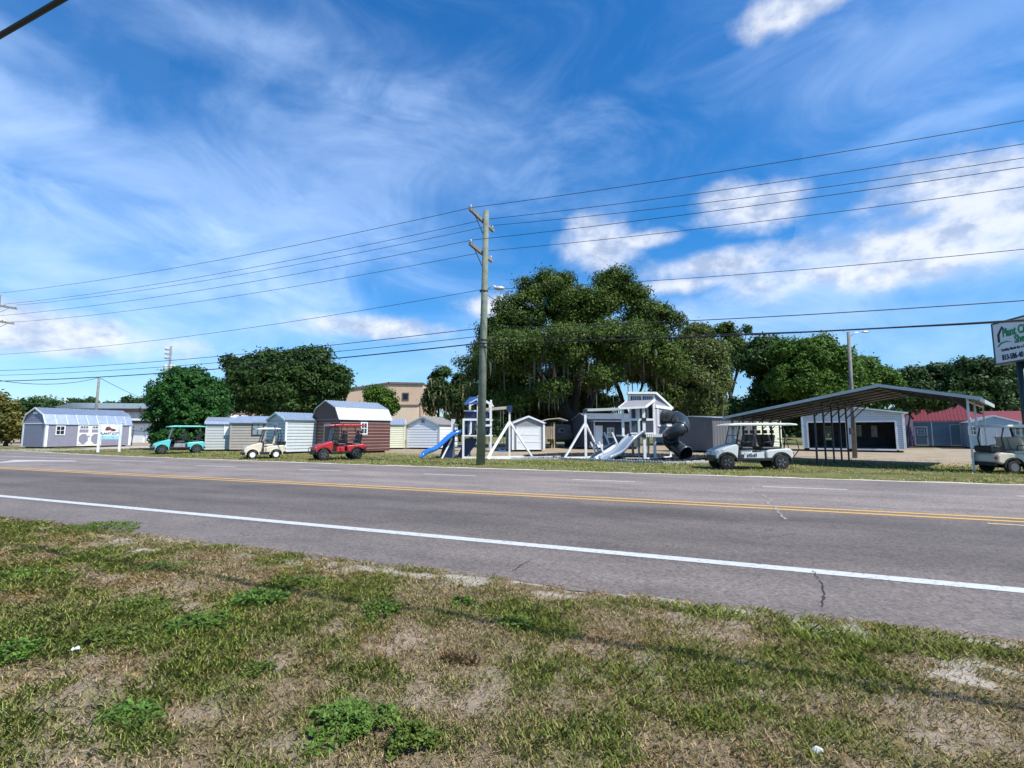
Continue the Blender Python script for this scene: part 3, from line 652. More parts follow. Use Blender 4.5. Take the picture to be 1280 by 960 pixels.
    def window(s,f,x,z,w,h,frame=WHITE,pane=DARKGLASS,grid=(2,2),fw=.08):
        b=MB(); s.q(b,f,x-w/2-fw,x+w/2+fw,z-fw,z,0.02,.06); s.q(b,f,x-w/2-fw,x+w/2+fw,z+h,z+h+fw,.02,.06)
        s.q(b,f,x-w/2-fw,x-w/2,z,z+h,.02,.06); s.q(b,f,x+w/2,x+w/2+fw,z,z+h,.02,.06)
        for i in range(1,grid[0]): s.q(b,f,x-w/2+w*i/grid[0]-.02,x-w/2+w*i/grid[0]+.02,z,z+h,.032,.05)
        for i in range(1,grid[1]): s.q(b,f,x-w/2,x+w/2,z+h*i/grid[1]-.02,z+h*i/grid[1]+.02,.03,.048)
        o=b.build('window',frame,s.root); s.q(MB(),f,x-w/2,x+w/2,z,z+h,.021,.029).build('pane',pane,o); return o
    def door(s,f,x,z,w,h,panel,trim=WHITE,tw=.08,cross=None,handle=True,mid=None):
        p=s.q(MB(),f,x-w/2,x+w/2,z,z+h,.02,.04).build('door',panel,s.root); b=MB()
        s.q(b,f,x-w/2,x-w/2+tw,z,z+h,.041,.06); s.q(b,f,x+w/2-tw,x+w/2,z,z+h,.041,.06); s.q(b,f,x-w/2+tw,x+w/2-tw,z,z+tw,.041,.06); s.q(b,f,x-w/2+tw,x+w/2-tw,z+h-tw,z+h,.041,.06)
        if mid: 
            for m_ in mid: s.q(b,f,x-w/2+tw,x+w/2-tw,z+h*m_,z+h*m_+tw,.041,.06)
        b.build('door_trim',trim,p)
        if handle: s.q(MB(),f,x+w/2-tw*.8,x+w/2-tw*.3,z+h*.42,z+h*.5,.061,.09).build('handle',BLACK,p)
        return p
# colours
LILAC=mat('lilac_grey_siding',(.235,.235,.29),.6,var=.06); METALROOF=mat('metal_roof',(.60,.65,.70),.40,.85,var=.08,scale=2); WHITEROOF=mat('white_metal_roof',(.70,.74,.76),.38,.75,var=.05)
PALEGREY=mat('pale_grey_siding',(.46,.49,.47),.5,var=.05,dirt=(.5,.52,.5)); TAN=mat('tan_siding',(.40,.365,.31),.6,var=.06); PALEBLUE=mat('pale_blue_siding',(.52,.57,.58),.5,var=.05)
MAROON=mat('maroon_siding',(.095,.034,.024),.5,var=.15,scale=1.2); CREAM=mat('cream_siding',(.68,.68,.50),.6,var=.05); WSIDE=mat('white_siding',(.76,.80,.82),.5,var=.04); BLUEROOF=mat('blue_metal_roof',(.20,.24,.30),.5,.3,var=.1)
GREYVERT=mat('grey_panel',(.27,.27,.27),.55,var=.08,scale=1); TAUPE=mat('taupe_panel',(.125,.12,.125),.6,var=.08,scale=1); STEELROOF=mat('steel_roof',(.42,.49,.58),.38,.5,var=.1)
TEAL=mat('teal_siding',(.13,.22,.28),.6,var=.1); NAVY=mat('navy_siding',(.035,.05,.085),.6,var=.2); SLATEBLUE=mat('slate_blue_siding',(.17,.26,.33),.6,var=.1); REDROOF=mat('red_metal_roof',(.22,.04,.038),.4,.2,var=.1)
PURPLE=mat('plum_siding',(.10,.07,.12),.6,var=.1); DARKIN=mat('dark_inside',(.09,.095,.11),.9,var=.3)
ROLL=mat('roller_door',(.78,.78,.76),.4,.1,var=.04); SHINGLE=mat('shingle',(.22,.21,.20),.9,var=.3,scale=12,bump=.4)
SHADEG=mat('grey_groove_shade',(.22,.24,.25),.7); SHADET=mat('tan_groove_shade',(.17,.15,.12),.7)  # strip colours that paint the shade of the siding grooves
# 1 grey lofted barn at the left
s1=Shed('lofted_barn','long lilac grey lofted barn with white double doors at the far left','shed',(57,47),(163,54.2),3.7,2.42,3.95,'gambrel','eave',LILAC,METALROOF,WHITE,.17,siding=True,course=.2,gap=.008,ribs=.9,group='portable sheds for sale')
Wd_=s1.W; s1.window(s1.front,-Wd_/2+1.15,1.35,.62,.78)
for x in (-Wd_/2+3.15,-Wd_/2+4.25):
    p=s1.door(s1.front,x,.16,1.08,2.1,LILAC,tw=.13,mid=[.58,.80])
    for (sx,sz) in ((-1,-1),(1,-1),(1,1),(-1,1)):
        b=MB(); cx,cz=x+sx*.41,.16+.72+sz*.54
        b.add([(cx,-.041,cz),(cx-sx*.3,-.041,cz),(cx,-.041,cz-sz*.3),(cx,-.06,cz),(cx-sx*.3,-.06,cz),(cx,-.06,cz-sz*.3)],[(0,1,2),(3,5,4),(1,4,5,2),(0,3,4,1),(0,2,5,3)]); b.build('panel_corner',WHITE,p)
    s1.window(s1.front,x,2.0,.66,.17,grid=(3,1),fw=.04).location=(0,-.045,0)
b=MB(); s1.q(b,s1.left,0,3.7,2.38,2.48,.022,.05); b.build('loft_trim',WHITE,s1.root)
b=MB(); s1.q(b,s1.left,1.5,2.2,3.35,3.55,.022,.05); b.build('gable_vent',WHITE,s1.root)
# three metal sheds in a row
r1=Shed('metal_shed','pale grey ribbed metal shed with rounded eaves, leftmost of the row of three','shed',(257.5,39.5),(287.6,40.2),3.2,2.25,2.75,'round','eave',PALEGREY,STEELROOF,PALEGREY,.06,course=.225,gap=.05,groove_shade=SHADEG,group='portable sheds for sale',ribs=.25)
r1.window(r1.front,r1.W/2-.22,1.35,.3,.85,pane=WHITE,grid=(1,1))
r2=Shed('metal_shed','tan ribbed metal shed between the two paler ones, behind the small beige cart','shed',(288.5,39.6),(346,40.2),3.2,2.3,2.85,'gable','eave',TAN,STEELROOF,TAN,.06,course=.225,gap=.05,groove_shade=SHADET,group='portable sheds for sale',ribs=.25)
r2.window(r2.front,.3,1.35,.8,.95,frame=DARKSTEEL,pane=SKYGLASS,grid=(2,2))
r3=Shed('metal_shed','pale blue ribbed metal shed beside the maroon barn','shed',(357,34.6),(399,36.6),2.9,2.42,2.95,'gable','eave',PALEBLUE,STEELROOF,WSIDE,.08,course=.225,gap=.05,groove_shade=SHADEG,group='portable sheds for sale',ribs=.25)
r3.window(r3.left,1.4,1.3,.5,.8)
# maroon barn
m1=Shed('lofted_barn','tall maroon lofted barn with shiny white metal roof behind the red cart','shed',(424,34.2),(487.5,37.4),3.9,2.52,3.82,'gambrel','eave',MAROON,WHITEROOF,None,.1,course=.235,gap=.035,group='portable sheds for sale',ribs=.24)
m1.window(m1.front,-m1.W/2+1.95,1.45,.42,.75)
m1.door(m1.left,2.3,.16,.95,2.0,mat('maroon_door',(.08,.04,.045),.6),trim=WHITE,tw=.05)
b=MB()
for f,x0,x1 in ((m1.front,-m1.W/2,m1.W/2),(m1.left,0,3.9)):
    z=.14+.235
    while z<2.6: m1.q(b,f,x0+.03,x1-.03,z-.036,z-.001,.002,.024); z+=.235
b.build('seam_light_shade',mat('painted_rib_glint',(.40,.27,.23),.6),m1.root)  # pale strips paint the sun glint on the metal ribs
# cream and white sheds
c1_=Shed('garden_shed','small cream garden shed beside the maroon barn','shed',(480,44),(505.5,44.5),3,2.25,2.75,'gable','eave',CREAM,WHITEROOF,CREAM,.06,gap=.03,groove_shade=SHADET,group='portable sheds for sale')
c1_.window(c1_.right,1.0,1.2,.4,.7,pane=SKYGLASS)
w1=Shed('garden_shed','bright white gable shed with a small vent, left of the blue slide','shed',(508.5,45),(549,44),4,2.25,2.98,'gable','gable',WSIDE,SHINGLE,PALEGREY,.09,course=.24,gap=.03,groove_shade=SHADEG,group='portable sheds for sale',ribs=0)
w1.window(w1.front,0,2.42,.28,.28,frame=PALEGREY,pane=DARKIN,grid=(1,3),fw=.05)
# shed with roller door behind the swing
g1=Shed('garage_shed','grey garage shed with white roller door behind the white swing frame','shed',(640.5,38.6),(680.5,38.8),7.6,2.28,2.8,'gable','gable',GREYVERT,WHITEROOF,WHITE,.12,course=.32,vertical=True,group='portable sheds for sale',ribs=0)
g1.door(g1.front,.0,.16,1.95,1.82,ROLL,tw=.06,handle=False,mid=[.33,.64])
# boxes behind the white cart
k1=Shed('metal_shed','plain taupe box shed behind the front of the white six seat cart','shed',(891,36),(945.5,38),4,2.6,2.75,'gable','eave',TAUPE,METALROOF,None,group='portable sheds for sale',course=.3,vertical=True,ribs=0)
k2=Shed('metal_shed','cream lap sided shed under the left end of the metal carport','shed',(946.5,39.5),(976,40),3,2.6,2.9,'gable','eave',CREAM,METALROOF,CREAM,.08,group='portable sheds for sale')
# teal sheds behind the tube slide
t1=Shed('garden_shed','teal garden shed with double doors behind the black tube slide','shed',(838,63),(868,64),4,2.6,3.3,'gable','gable',TEAL,SLATEBLUE,TEAL,.08,group='portable sheds for sale',ribs=0)
for x in (-.55,.55): t1.door(t1.front,x-.3,.2,1.0,1.9,TEAL,trim=PALEBLUE,tw=.07)
t2=Shed('garden_shed','blue grey shed with white framed dark doorway right of the black tube slide','shed',(868.8,62),(880.5,62.2),4,2.6,3.0,'gable','gable',SLATEBLUE,METALROOF,WHITE,.12,group='portable sheds for sale',ribs=0)
t2.door(t2.front,0,.16,.95,2.1,mat('oxblood_door',(.07,.02,.02),.5),tw=.02)
t3=Shed('garden_shed','pale shed half hidden behind the taupe box shed','shed',(881,63),(905,63.4),4,2.8,3.3,'gable','eave',WSIDE,METALROOF,WHITE,.1,group='portable sheds for sale')
# dark navy shed behind second swing
nv=Shed('porch_shed','long navy shed with pale grey roof band behind the second swing beam','shed',(736,44),(800,45),4.5,2.75,3.3,'gable','eave',NAVY,BLUEROOF,None,group='portable sheds for sale',course=.22)
nv.window(nv.front,-.4,1.15,.55,.75,pane=SKYGLASS); nv.door(nv.front,-1.6,.16,.8,2.0,WSIDE,tw=.08); nv.door(nv.front,1.6,.16,1.3,2.2,DARKIN,trim=NAVY,tw=.04)
b=MB(); b.box(-nv.W/2,nv.W/2,-1.2,0,2.5,2.58); 
for x in (-nv.W/2+.1,nv.W/2-.1,0.3): b.box(x-.05,x+.05,-1.15,-1.05,0,2.5)
b.build('porch_awning',BLUEROOF,nv.root)
# ---- hollow open shed
def open_shed():
    A,B=gx(1003,40.0),gx(1131,36.6); W_=(B-A).length; ang=math.atan2(B.y-A.y,B.x-A.x); D_=5.0; hw,hr,bs=2.98,3.45,.26
    root=thing('open_garage_shed','pale blue lap sided double shed with two wide dark openings under the carport','shed',(A+B)/2,ang,'portable sheds for sale')
    x0,x1=-W_/2,W_/2
    xo=[(x0+.065*W_,x0+.447*W_),(x0+.53*W_,x0+.915*W_)]; zt=2.33
    f=MB(); cols=[(x0,xo[0][0]),(xo[0][1],xo[1][0]),(xo[1][1],x1)]
    fr=lambda x,o,z:(x,-o,z)
    for a,b_ in cols:
        f.box(a,b_,0,.1,bs,zt); siding_panel(f,fr,a+.0,b_,bs,zt,.15,gap=.02)
    f.prism([(x0,zt),(x1,zt),(x1,hw),(0,hr),(x0,hw)],0,.1)
    def top(z):
        if z<=hw: return (x0,x1)
        t=(z-hw)/(hr-hw); return (x0*(1-t),x1*(1-t))
    siding_panel(f,fr,x0,x1,zt,hr-.05,.15,top)
    f.box(x0,x0+.1,.1,D_-.1,bs,hw); f.box(x1-.1,x1,.1,D_-.1,bs,hw)
    siding_panel(f,lambda x,o,z:(x0-o,D_-x,z),0,D_,bs,hw,.15); siding_panel(f,lambda x,o,z:(x1+o,x,z),0,D_,bs,hw,.15)
    # back wall with window holes
    bw=[(x0+.30*W_,.6,.9,1.15),(x0+.60*W_,.75,1.25,.85),(x0+.80*W_,.3,1.2,.85)]
    holes=sorted((c-w/2,c+w/2,z,z+h) for c,w,z,h in bw); xx=x0
    for a,b_,z0,z1 in holes:
        f.box(xx,a,D_-.1,D_,bs,hw); f.box(a,b_,D_-.1,D_,bs,z0); f.box(a,b_,D_-.1,D_,z1,hw); xx=b_
    f.box(xx,x1,D_-.1,D_,bs,hw); f.prism([(x0,hw),(x1,hw),(0,hr)],D_-.1,D_)
    f.build('wall',PALEBLUE,root)
    sm_=MB()  # darker strips along the courses paint the shade below each lap
    for a,b_ in cols:
        z=bs+.15
        while z<zt-.15: sm_.box(a+.13,b_-.13,-.021,-.002,z-.03,z-.004); z+=.15
    z=zt+.15
    while z<hr-.12:
        ra=top(z); sm_.box(ra[0]+.15,ra[1]-.15,-.021,-.002,z-.03,z-.004); z+=.15
    sm_.build('seam_light_shade',mat('blue_groove_shade',(.25,.30,.35),.7),root)
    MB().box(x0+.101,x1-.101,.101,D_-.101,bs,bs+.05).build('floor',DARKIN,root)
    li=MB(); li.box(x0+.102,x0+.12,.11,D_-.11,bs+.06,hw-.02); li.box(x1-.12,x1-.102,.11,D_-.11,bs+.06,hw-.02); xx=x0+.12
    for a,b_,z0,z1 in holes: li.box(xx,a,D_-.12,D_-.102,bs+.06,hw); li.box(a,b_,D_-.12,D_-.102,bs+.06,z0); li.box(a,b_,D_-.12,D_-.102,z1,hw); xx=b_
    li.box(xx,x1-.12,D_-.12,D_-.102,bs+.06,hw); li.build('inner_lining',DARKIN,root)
    for a,b_,z0,z1 in holes:
        w=MB(); w.box(a-.06,a,D_-.16,D_-.121,z0-.06,z1+.06); w.box(b_,b_+.06,D_-.16,D_-.121,z0-.06,z1+.06); w.box(a,b_,D_-.16,D_-.121,z1,z1+.06); w.box(a,b_,D_-.16,D_-.121,z0-.06,z0); w.box(a,b_,D_-.07,D_-.04,(z0+z1)/2-.02,(z0+z1)/2+.02)
        wo=w.build('window',WHITE,root); MB().box(a,b_,D_-.06,D_-.055,z0,z1).build('pane',CLEAR,wo)
    t=MB()
    for a,b_ in xo:
        t.box(a-.12,a,-.05,-.022,bs,zt+.12); t.box(b_,b_+.12,-.05,-.022,bs,zt+.12); t.box(a,b_,-.05,-.022,zt,zt+.12); t.box(a,b_,-.05,.1,bs-.12,bs)
    t.box(x0-.05,x0+.12,-.055,-.03,bs,hw); t.box(x1-.12,x1+.05,-.055,-.03,bs,hw); t.build('trim',WHITE,root)
    k=MB()
    for y in (.4,2.4,4.6): k.box(x0+.1,x1-.1,y,y+.15,0,bs-.13)
    k.build('skid',DARKSKID,root)
    r=MB()
    for sg in (-1,1):
        e=sg*(W_/2+.25); ze=hw-.03
        r.prism([(e,ze),(0,hr+.03),(0,hr+.10),(e,ze+.07)],-.3,D_+.2)
        y=-.28
        while y<D_+.2: r.prism([(e,ze+.07),(0,hr+.10),(0,hr+.125),(e,ze+.095)],y,y+.035); y+=.3
    r.build('roof',WHITEROOF,root)
open_shed()
# plum wall and red roofed building and blue gable shed far right
pl=Shed('garden_shed','narrow plum sided shed just right of the open double shed','shed',(1131.5,50),(1142,50.3),4,3.0,3.6,'gable','gable',PURPLE,REDROOF,None,group='portable sheds for sale',ribs=0)
rb_=Shed('cabin_shed','dark slate blue cabin with red metal roof, right of the open double shed','shed',(1136,52),(1213,49),6,2.75,4.55,'gable','eave',SLATEBLUE,REDROOF,WHITE,.1,group='portable sheds for sale',course=.2,ribs=.3)
rb_.door(rb_.front,-rb_.W/2+1.0,.16,1.1,2.0,TEAL,tw=.09); rb_.door(rb_.front,rb_.W/2-1.0,.16,1.1,2.2,TEAL,trim=PALEBLUE,tw=.07); rb_.window(rb_.front,-rb_.W/2+1.0,1.3,.5,.5,frame=PALEBLUE,pane=SKYGLASS)
b=MB(); rb_.q(b,rb_.front,-rb_.W/2+1.85,-rb_.W/2+1.95,.16,2.7,.022,.06); rb_.q(b,rb_.front,rb_.W/2-.35,rb_.W/2-.2,.16,2.7,.022,.06); b.build('door_post',WHITE,rb_.root)
bg_=Shed('garden_shed','light blue gable shed with white trim behind the right beige cart','shed',(1212,45),(1277,43),5,2.45,3.05,'gable','gable',mat('light_blue_siding',(.30,.42,.50),.6),METALROOF,WHITE,.12,group='portable sheds for sale',ribs=0)
for x in (-1.45,1.6): bg_.window(bg_.front,x,1.35,.5,.7,pane=DARKGLASS)
for x in (-.5,.5): bg_.door(bg_.front,x,.16,.95,2.0,PALEBLUE,tw=.07)
rr=Shed('garden_shed','shed with red roof at the right edge behind the tall sign','shed',(1215,60),(1300,58),6,2.6,4.2,'gable','eave',SLATEBLUE,REDROOF,None,group='portable sheds for sale',ribs=0)
# trailer under the oak
def trailer():
    p=gx(702,50); root=thing('camper_trailer','small weathered grey trailer in the shade left of the big oak trunk','trailer',p,R(6))
    MB().prism([(-1.1,.75),(1.0,.75),(1.15,1.2),(.95,2.35),(-.9,2.45),(-1.1,2.0)],0,3,).build('body',mat('trailer_grey',(.16,.15,.14),.7,var=.3,scale=2),root,bevel=.08)
    w=MB(); w.box(-.3,.3,-.03,0,1.55,1.95); wo=w.build('window',PALEGREY,root); MB().box(-.24,.24,-.04,-.031,1.6,1.9).build('pane',DARKGLASS,wo)
    for x in (-.8,.8): MB().cyl((x,.5,.33),(x,.75,.33),.33).build('wheel',RUBBER,root)
    MB().box(-1,1,.2,2.8,.55,.74).build('chassis',DARKSTEEL,root)
trailer()
def lean():
    p=gx(685,46); root=thing('timber_rack','tan timber rack with a sagging tarp right of the garage shed','rack',p,R(4))
    TW=mat('raw_timber',(.34,.27,.18),.85,var=.25); 
    for x in (-.6,.6):
        for y in (0,1.6): MB().box(x-.06,x+.06,y-.06,y+.06,0,2.5).build('post',TW,root)
    b=MB()
    for i in range(6): b.box(-.58+i*.2,-.44+i*.2,-.09,-.062,.9,2.1)
    b.build('board',TW,root)
    b=MB(); b.prism([(-.9,2.5),(0,2.75),(1.1,2.85),(1.9,2.62),(1.9,2.68),(1.1,2.93),(0,2.83),(-.9,2.58)],-.3,2); b.build('tarp',mat('grey_tarp',(.42,.38,.32),.8,var=.2),root)
lean()
# ================================================================== carport
def carport():
    Rp=gx(1213,18.75); Mp=gx(1014,22.5); d=(Mp-Rp); 
    fd=Vector((-math.sin(R(48)),math.cos(R(48))*1.0,0)); fd=Vector((-.669,.743,0)).normalized(); Lp=Rp+fd*9.15; ang=math.atan2(-fd.y,-fd.x)   # local +x runs from left eave to right eave
    root=thing('metal_carport','wide open galvanised steel carport with shallow gable roof','carport',Lp,ang)
    Wt=9.15; xm=3.85; xp=6.45; Dp=6.7; hl,hp,hr=2.32,3.5,2.86; 
    def zr(x): return hl+(hp-hl)*x/xp if x<xp else hp+(hr-hp)*(x-xp)/(Wt-xp)
    for j in range(6):
        for x in (0,xm,Wt):
            y=Dp*j/5
            if (x==Wt and j in (1,3,4)) or (x==xm and j==5): continue
            p=MB().box(x-.035,x+.035,y-.035,y+.035,0,zr(x)-.02); po=p.build('post',STEEL if x==Wt else DARKSTEEL,root)
            MB().box(x-.09,x+.09,y-.09,y+.09,0,.02).build('foot_plate',DARKSTEEL,po)
        y=Dp*j/5
        b=MB(); b.bar((0,y,zr(0)-.05),(xp,y,hp-.05),.06); b.bar((xp,y,hp-.05),(Wt,y,zr(Wt)-.05),.06)
        b.build('rafter',DARKSTEEL,root)
        for p_,q_ in (((xm,y+.05,zr(xm)-.75),(xm+.8,y+.05,zr(xm+.8)-.08)),((0,y+.05,hl-.6),(.6,y+.05,zr(.6)-.08)),((Wt,y+.05,hr-.5),(Wt-.5,y+.05,zr(Wt-.5)-.08))): MB().bar(p_,q_,.045).build('brace',DARKSTEEL,root)
    for x in (0,xm,Wt): MB().bar((x,0,zr(x)-.12),(x,Dp,zr(x)-.12),.055).build('side_rail',DARKSTEEL if x<Wt else STEEL,root)
    r=MB(); ov=.35
    for (xa,za,xb,zb) in ((-.3,hl-.06,xp,hp),(xp,hp,Wt+.35,hr-.08)):
        r.prism([(xa,za),(xb,zb),(xb,zb+.05),(xa,za+.05)],-ov,Dp+ov)
        k=xa+.1; sl_=(zb-za)/(xb-xa)
        y=-ov+.03
        while y<Dp+ov: r.prism([(xa,za+.05),(xb,zb+.05),(xb,zb+.08),(xa,za+.08)],y,y+.04); y+=.25
    r.build('roof',mat('galvanised_shade_tone',(.15,.155,.16),.6,.3,var=.15,scale=2),root)  # sheet colour darkened to paint in the shade under the roof
    t=MB()
    for (xa,za,xb,zb) in ((-.32,hl-.06,xp,hp),(xp,hp,Wt+.37,hr-.08)):
        t.prism([(xa,za-.04),(xb,zb-.04),(xb,zb+.09),(xa,za+.09)],-ov-.03,-ov-.005)
    t.box(Wt+.36,Wt+.39,-ov-.03,Dp+ov,hr-.16,hr-.0); t.box(-.35,-.33,-ov,Dp+ov,hl-.15,hl+.02)
    t.build('roof_trim',mat('pale_steel_trim',(.46,.49,.51),.5,.2,var=.05),root)
    for k in range(7):
        x=.8+k*1.3; MB().bar((x,-.2,zr(x)-.035+.0),(x,Dp+.2,zr(x)-.035),.05,.03).build('purlin',DARKSTEEL,root)
carport()
# ================================================================== buildings behind
STUCCO=mat('tan_stucco',(.60,.43,.30),.9,var=.06,scale=.4,bump=.1); STUCCO2=mat('pale_stucco',(.70,.53,.39),.9,var=.05,scale=.4); COPING=mat('brown_coping',(.16,.12,.10),.6)
def tanbuilding():
    Y=100; root=thing('commercial_building','two storey tan stucco building behind the trees','building',gx(400,Y)); o=root.location
    def q(px,py,Y_=Y): v=at(px,py,Y_)-o; return (v.x,v.z)
    pts=[(q(262,556)[0],0),q(262,512),q(437,487.5),q(486,480),q(529,480.8),(q(529,556)[0],0)]
    MB().prism(pts,0,18).build('wall',STUCCO,root)
    c=MB()
    for a,b_ in zip(pts[1:4],pts[2:5]): c.prism([(a[0]-.1,a[1]),(b_[0]+.1,b_[1]),(b_[0]+.1,b_[1]+.4),(a[0]-.1,a[1]+.4)],-.25,18.3)
    c.build('coping',COPING,root)
    x,z=q(507,495); w=MB(); w.box(x-.7,x+.7,-.12,0,z-.9,z+.7); wo=w.build('window',COPING,root); MB().box(x-.5,x+.5,-.16,-.121,z-.7,z+.5).build('pane',DARKGLASS,wo)
    x0,z1=q(497,508); x1,_=q(524,508); MB().box(x0-3,x1,-1.2,-.01,0,z1).build('lower_wall',STUCCO2,root); MB().box(x0-3.1,x1+.1,-1.35,0,z1,z1+.3).build('ledge',COPING,root)
    x,_=q(524.5,500); MB().cyl((x+.2,-.35,0),(x+.2,-.35,12.0*.66),.12).build('downpipe',COPING,root)
tanbuilding()
def whitebuilding():
    Y=74; root=thing('warehouse','long low white warehouse with flat pale roof behind the grey barn','building',gx(140,Y)); o=root.location
    def X(px): return (at(px,541,Y)-o).x
    x0,x1=X(82),X(250); k=Y/600
    def Z(py): return (541-py)*k+EYE
    MB().box(x0,x1,0,14,0,Z(516)).build('wall',WSIDE,root)
    MB().box(x0-.2,x1,-.35,14,Z(516)+.002,Z(511)).build('fascia',mat('fascia_brown',(.20,.14,.13),.8),root)
    MB().prism([(x0-1.6,Z(509)),(x0+1.5,Z(504)),(x1,Z(505.5)),(x1,Z(511)),(x0-.2,Z(511))],-.8,14).build('roof',WHITEROOF,root)
    MB().box(X(160),x1,-.06,-.002,Z(523),Z(517)).build('clerestory_window',SKYGLASS,root)
    MB().box(X(160),x1,-1.1,-.01,Z(526),Z(523.5)).build('awning',WHITE,root)
    MB().box(X(160),x1,-.2,-.012,Z(529.5),Z(526.3)).build('dark_band',DARKIN,root)
    b=MB(); b.box(X(166),X(180),-.08,-.003,0,Z(531)); b.build('garage_door',ROLL,root); b=MB(); b.box(X(183),X(197),-.08,-.003,0,Z(531)); b.build('garage_door',ROLL,root)
whitebuilding()
def fencebits():
    root=thing('pipe_gate','thin dark pipe gate standing beside the grey barn','gate',gx(168,57)); 
    MB().cyl((-.25,0,0),(-.1,0,2.35),.05).build('post',DARKSTEEL,root); MB().cyl((2.8,0,0),(2.8,0,1.9),.04).build('post',DARKSTEEL,root)
    MB().cyl((-.3,0,1.75),(2.8,0,1.6),.03).build('rail',DARKSTEEL,root)
fencebits()
# ================================================================== small sign on posts
def text(body,size,loc,rot,m,parent,name,bold=0.0,extr=.004,align='LEFT',sx=1.0):
    cu=bpy.data.curves.new(name,'FONT'); cu.body=body; cu.size=size; cu.extrude=extr; cu.align_x=align; cu.offset=bold; cu.resolution_u=3
    ob=bpy.data.objects.new(name,cu); COL.objects.link(ob)
    dg=bpy.context.evaluated_depsgraph_get(); dg.update(); me=bpy.data.meshes.new_from_object(ob.evaluated_get(dg)); bpy.data.objects.remove(ob)
    me.materials.clear(); me.materials.append(m); o=bpy.data.objects.new(name,me); COL.objects.link(o); o.location=loc; o.rotation_euler=rot; o.scale=(sx,1,1); o.parent=parent; return o
SIGNW=mat('sign_white',(.80,.82,.82),.35,var=.02); GREEN=mat('sign_green',(.02,.26,.10),.5,var=.02); INK=mat('sign_ink',(.02,.025,.05),.5,var=.02); LBLUE=mat('sign_sky_blue',(.35,.62,.78),.4,var=.03); RED=mat('sign_red',(.35,.05,.04),.5)
def smallsign():
    Y=37.5; A,B=gx(124.5,Y),gx(151,Y+.5); W_=(B-A).length; root=thing('post_sign','small white sign with a red emblem on two white posts before the grey barn','sign',(A+B)/2,math.atan2(B.y-A.y,B.x-A.x))
    for x in (-W_/2,W_/2): MB().box(x-.075,x+.075,-.075,.075,0,2.25).box(x-.1,x+.1,-.1,.1,2.25,2.3).build('post',WHITE,root)
    w=W_/2-.08
    MB().box(-w,w,-.03,.03,.98,2.15).build('panel',SIGNW,root)
    MB().box(-w+.02,w-.02,-.04,-.031,1.0,1.28).build('blue_band',LBLUE,root)
    text('PLANT CITY',.24,(0,-.045,1.36),(R(90),0,0),INK,root,'lettering',.004,.003,'CENTER')
    b=MB(); b.prism([(-.34,1.70),(-.16,1.67),(.05,1.72),(.25,1.64),(.38,1.68),(.30,1.80),(.08,1.84),(-.06,1.97),(-.24,1.97),(-.30,1.82)],-.04,-.031); b.build('emblem',RED,root)
    b=MB(); b.prism([(-.3,1.72),(-.12,1.74),(-.1,1.92),(-.26,1.94)],-.045,-.0405); b.prism([(.05,1.64),(.28,1.63),(.3,1.72),(.12,1.74)],-.045,-.0405); b.build('emblem_detail',mat('emblem_dark',(.06,.04,.05),.6),root)
smallsign()
# ================================================================== big sign
def bigsign():
    A=at(1256,541,19.6); ang=math.atan2(-.986,-.165)
    root=thing('pylon_sign','tall white and green sheds sign on a dark pole at the right edge','sign',(A.x,A.y,0),ang)
    z0=4.35-.02; z1=5.95; Wd2=3.1
    MB().box(0,Wd2,-.05,.25,z0,z1).build('panel',SIGNW,root)
    f=MB(); f.box(-.05,Wd2+.05,-.07,.27,z1,z1+.06); f.box(-.05,Wd2+.05,-.07,.27,z0-.06,z0); f.box(-.05,0,-.07,.27,z0,z1); f.box(Wd2,Wd2+.05,-.07,.27,z0,z1); f.build('frame',mat('sign_frame',(.05,.09,.07),.5),root)
    rx=(R(90),0,0)
    text('Plant City',.47,(.45,-.062,z0+1.03),rx,GREEN,root,'lettering',.012,.006,sx=.68)
    text('Sheds',.44,(.98,-.062,z0+.69),rx,GREEN,root,'lettering',.012,.006,sx=.7)
    text('Quality Sheds for a Lifetime',.15,(.32,-.062,z0+.46),rx,INK,root,'lettering',.002,.006,sx=.85)
    text('813-586-40',.30,(.33,-.062,z0+.10),rx,INK,root,'lettering',.008,.006,sx=.70)
    b=MB(); b.prism([(.20,z0+.84),(.30,z0+.84),(.30,z0+1.12),(.44,z0+1.38),(.52,z0+1.30),(.56,z0+1.36),(.44,z0+1.48),(.20,z0+1.17)],-.062,-.051); b.build('emblem',INK,root)
    b=MB(); b.prism([(.17,z0+.64),(.36,z0+.76),(.6,z0+.80),(.9,z0+.76),(.6,z0+.85),(.32,z0+.82),(.17,z0+.70)],-.062,-.051); b.build('emblem_swoosh',GREEN,root)
    pl_=mat('sign_pole_green',(.012,.03,.025),.5)
    for x in (.95,2.6): MB().cyl((x,.1,0),(x,.1,z0-.06),.14,n=16).build('pole',pl_,root)
bigsign()
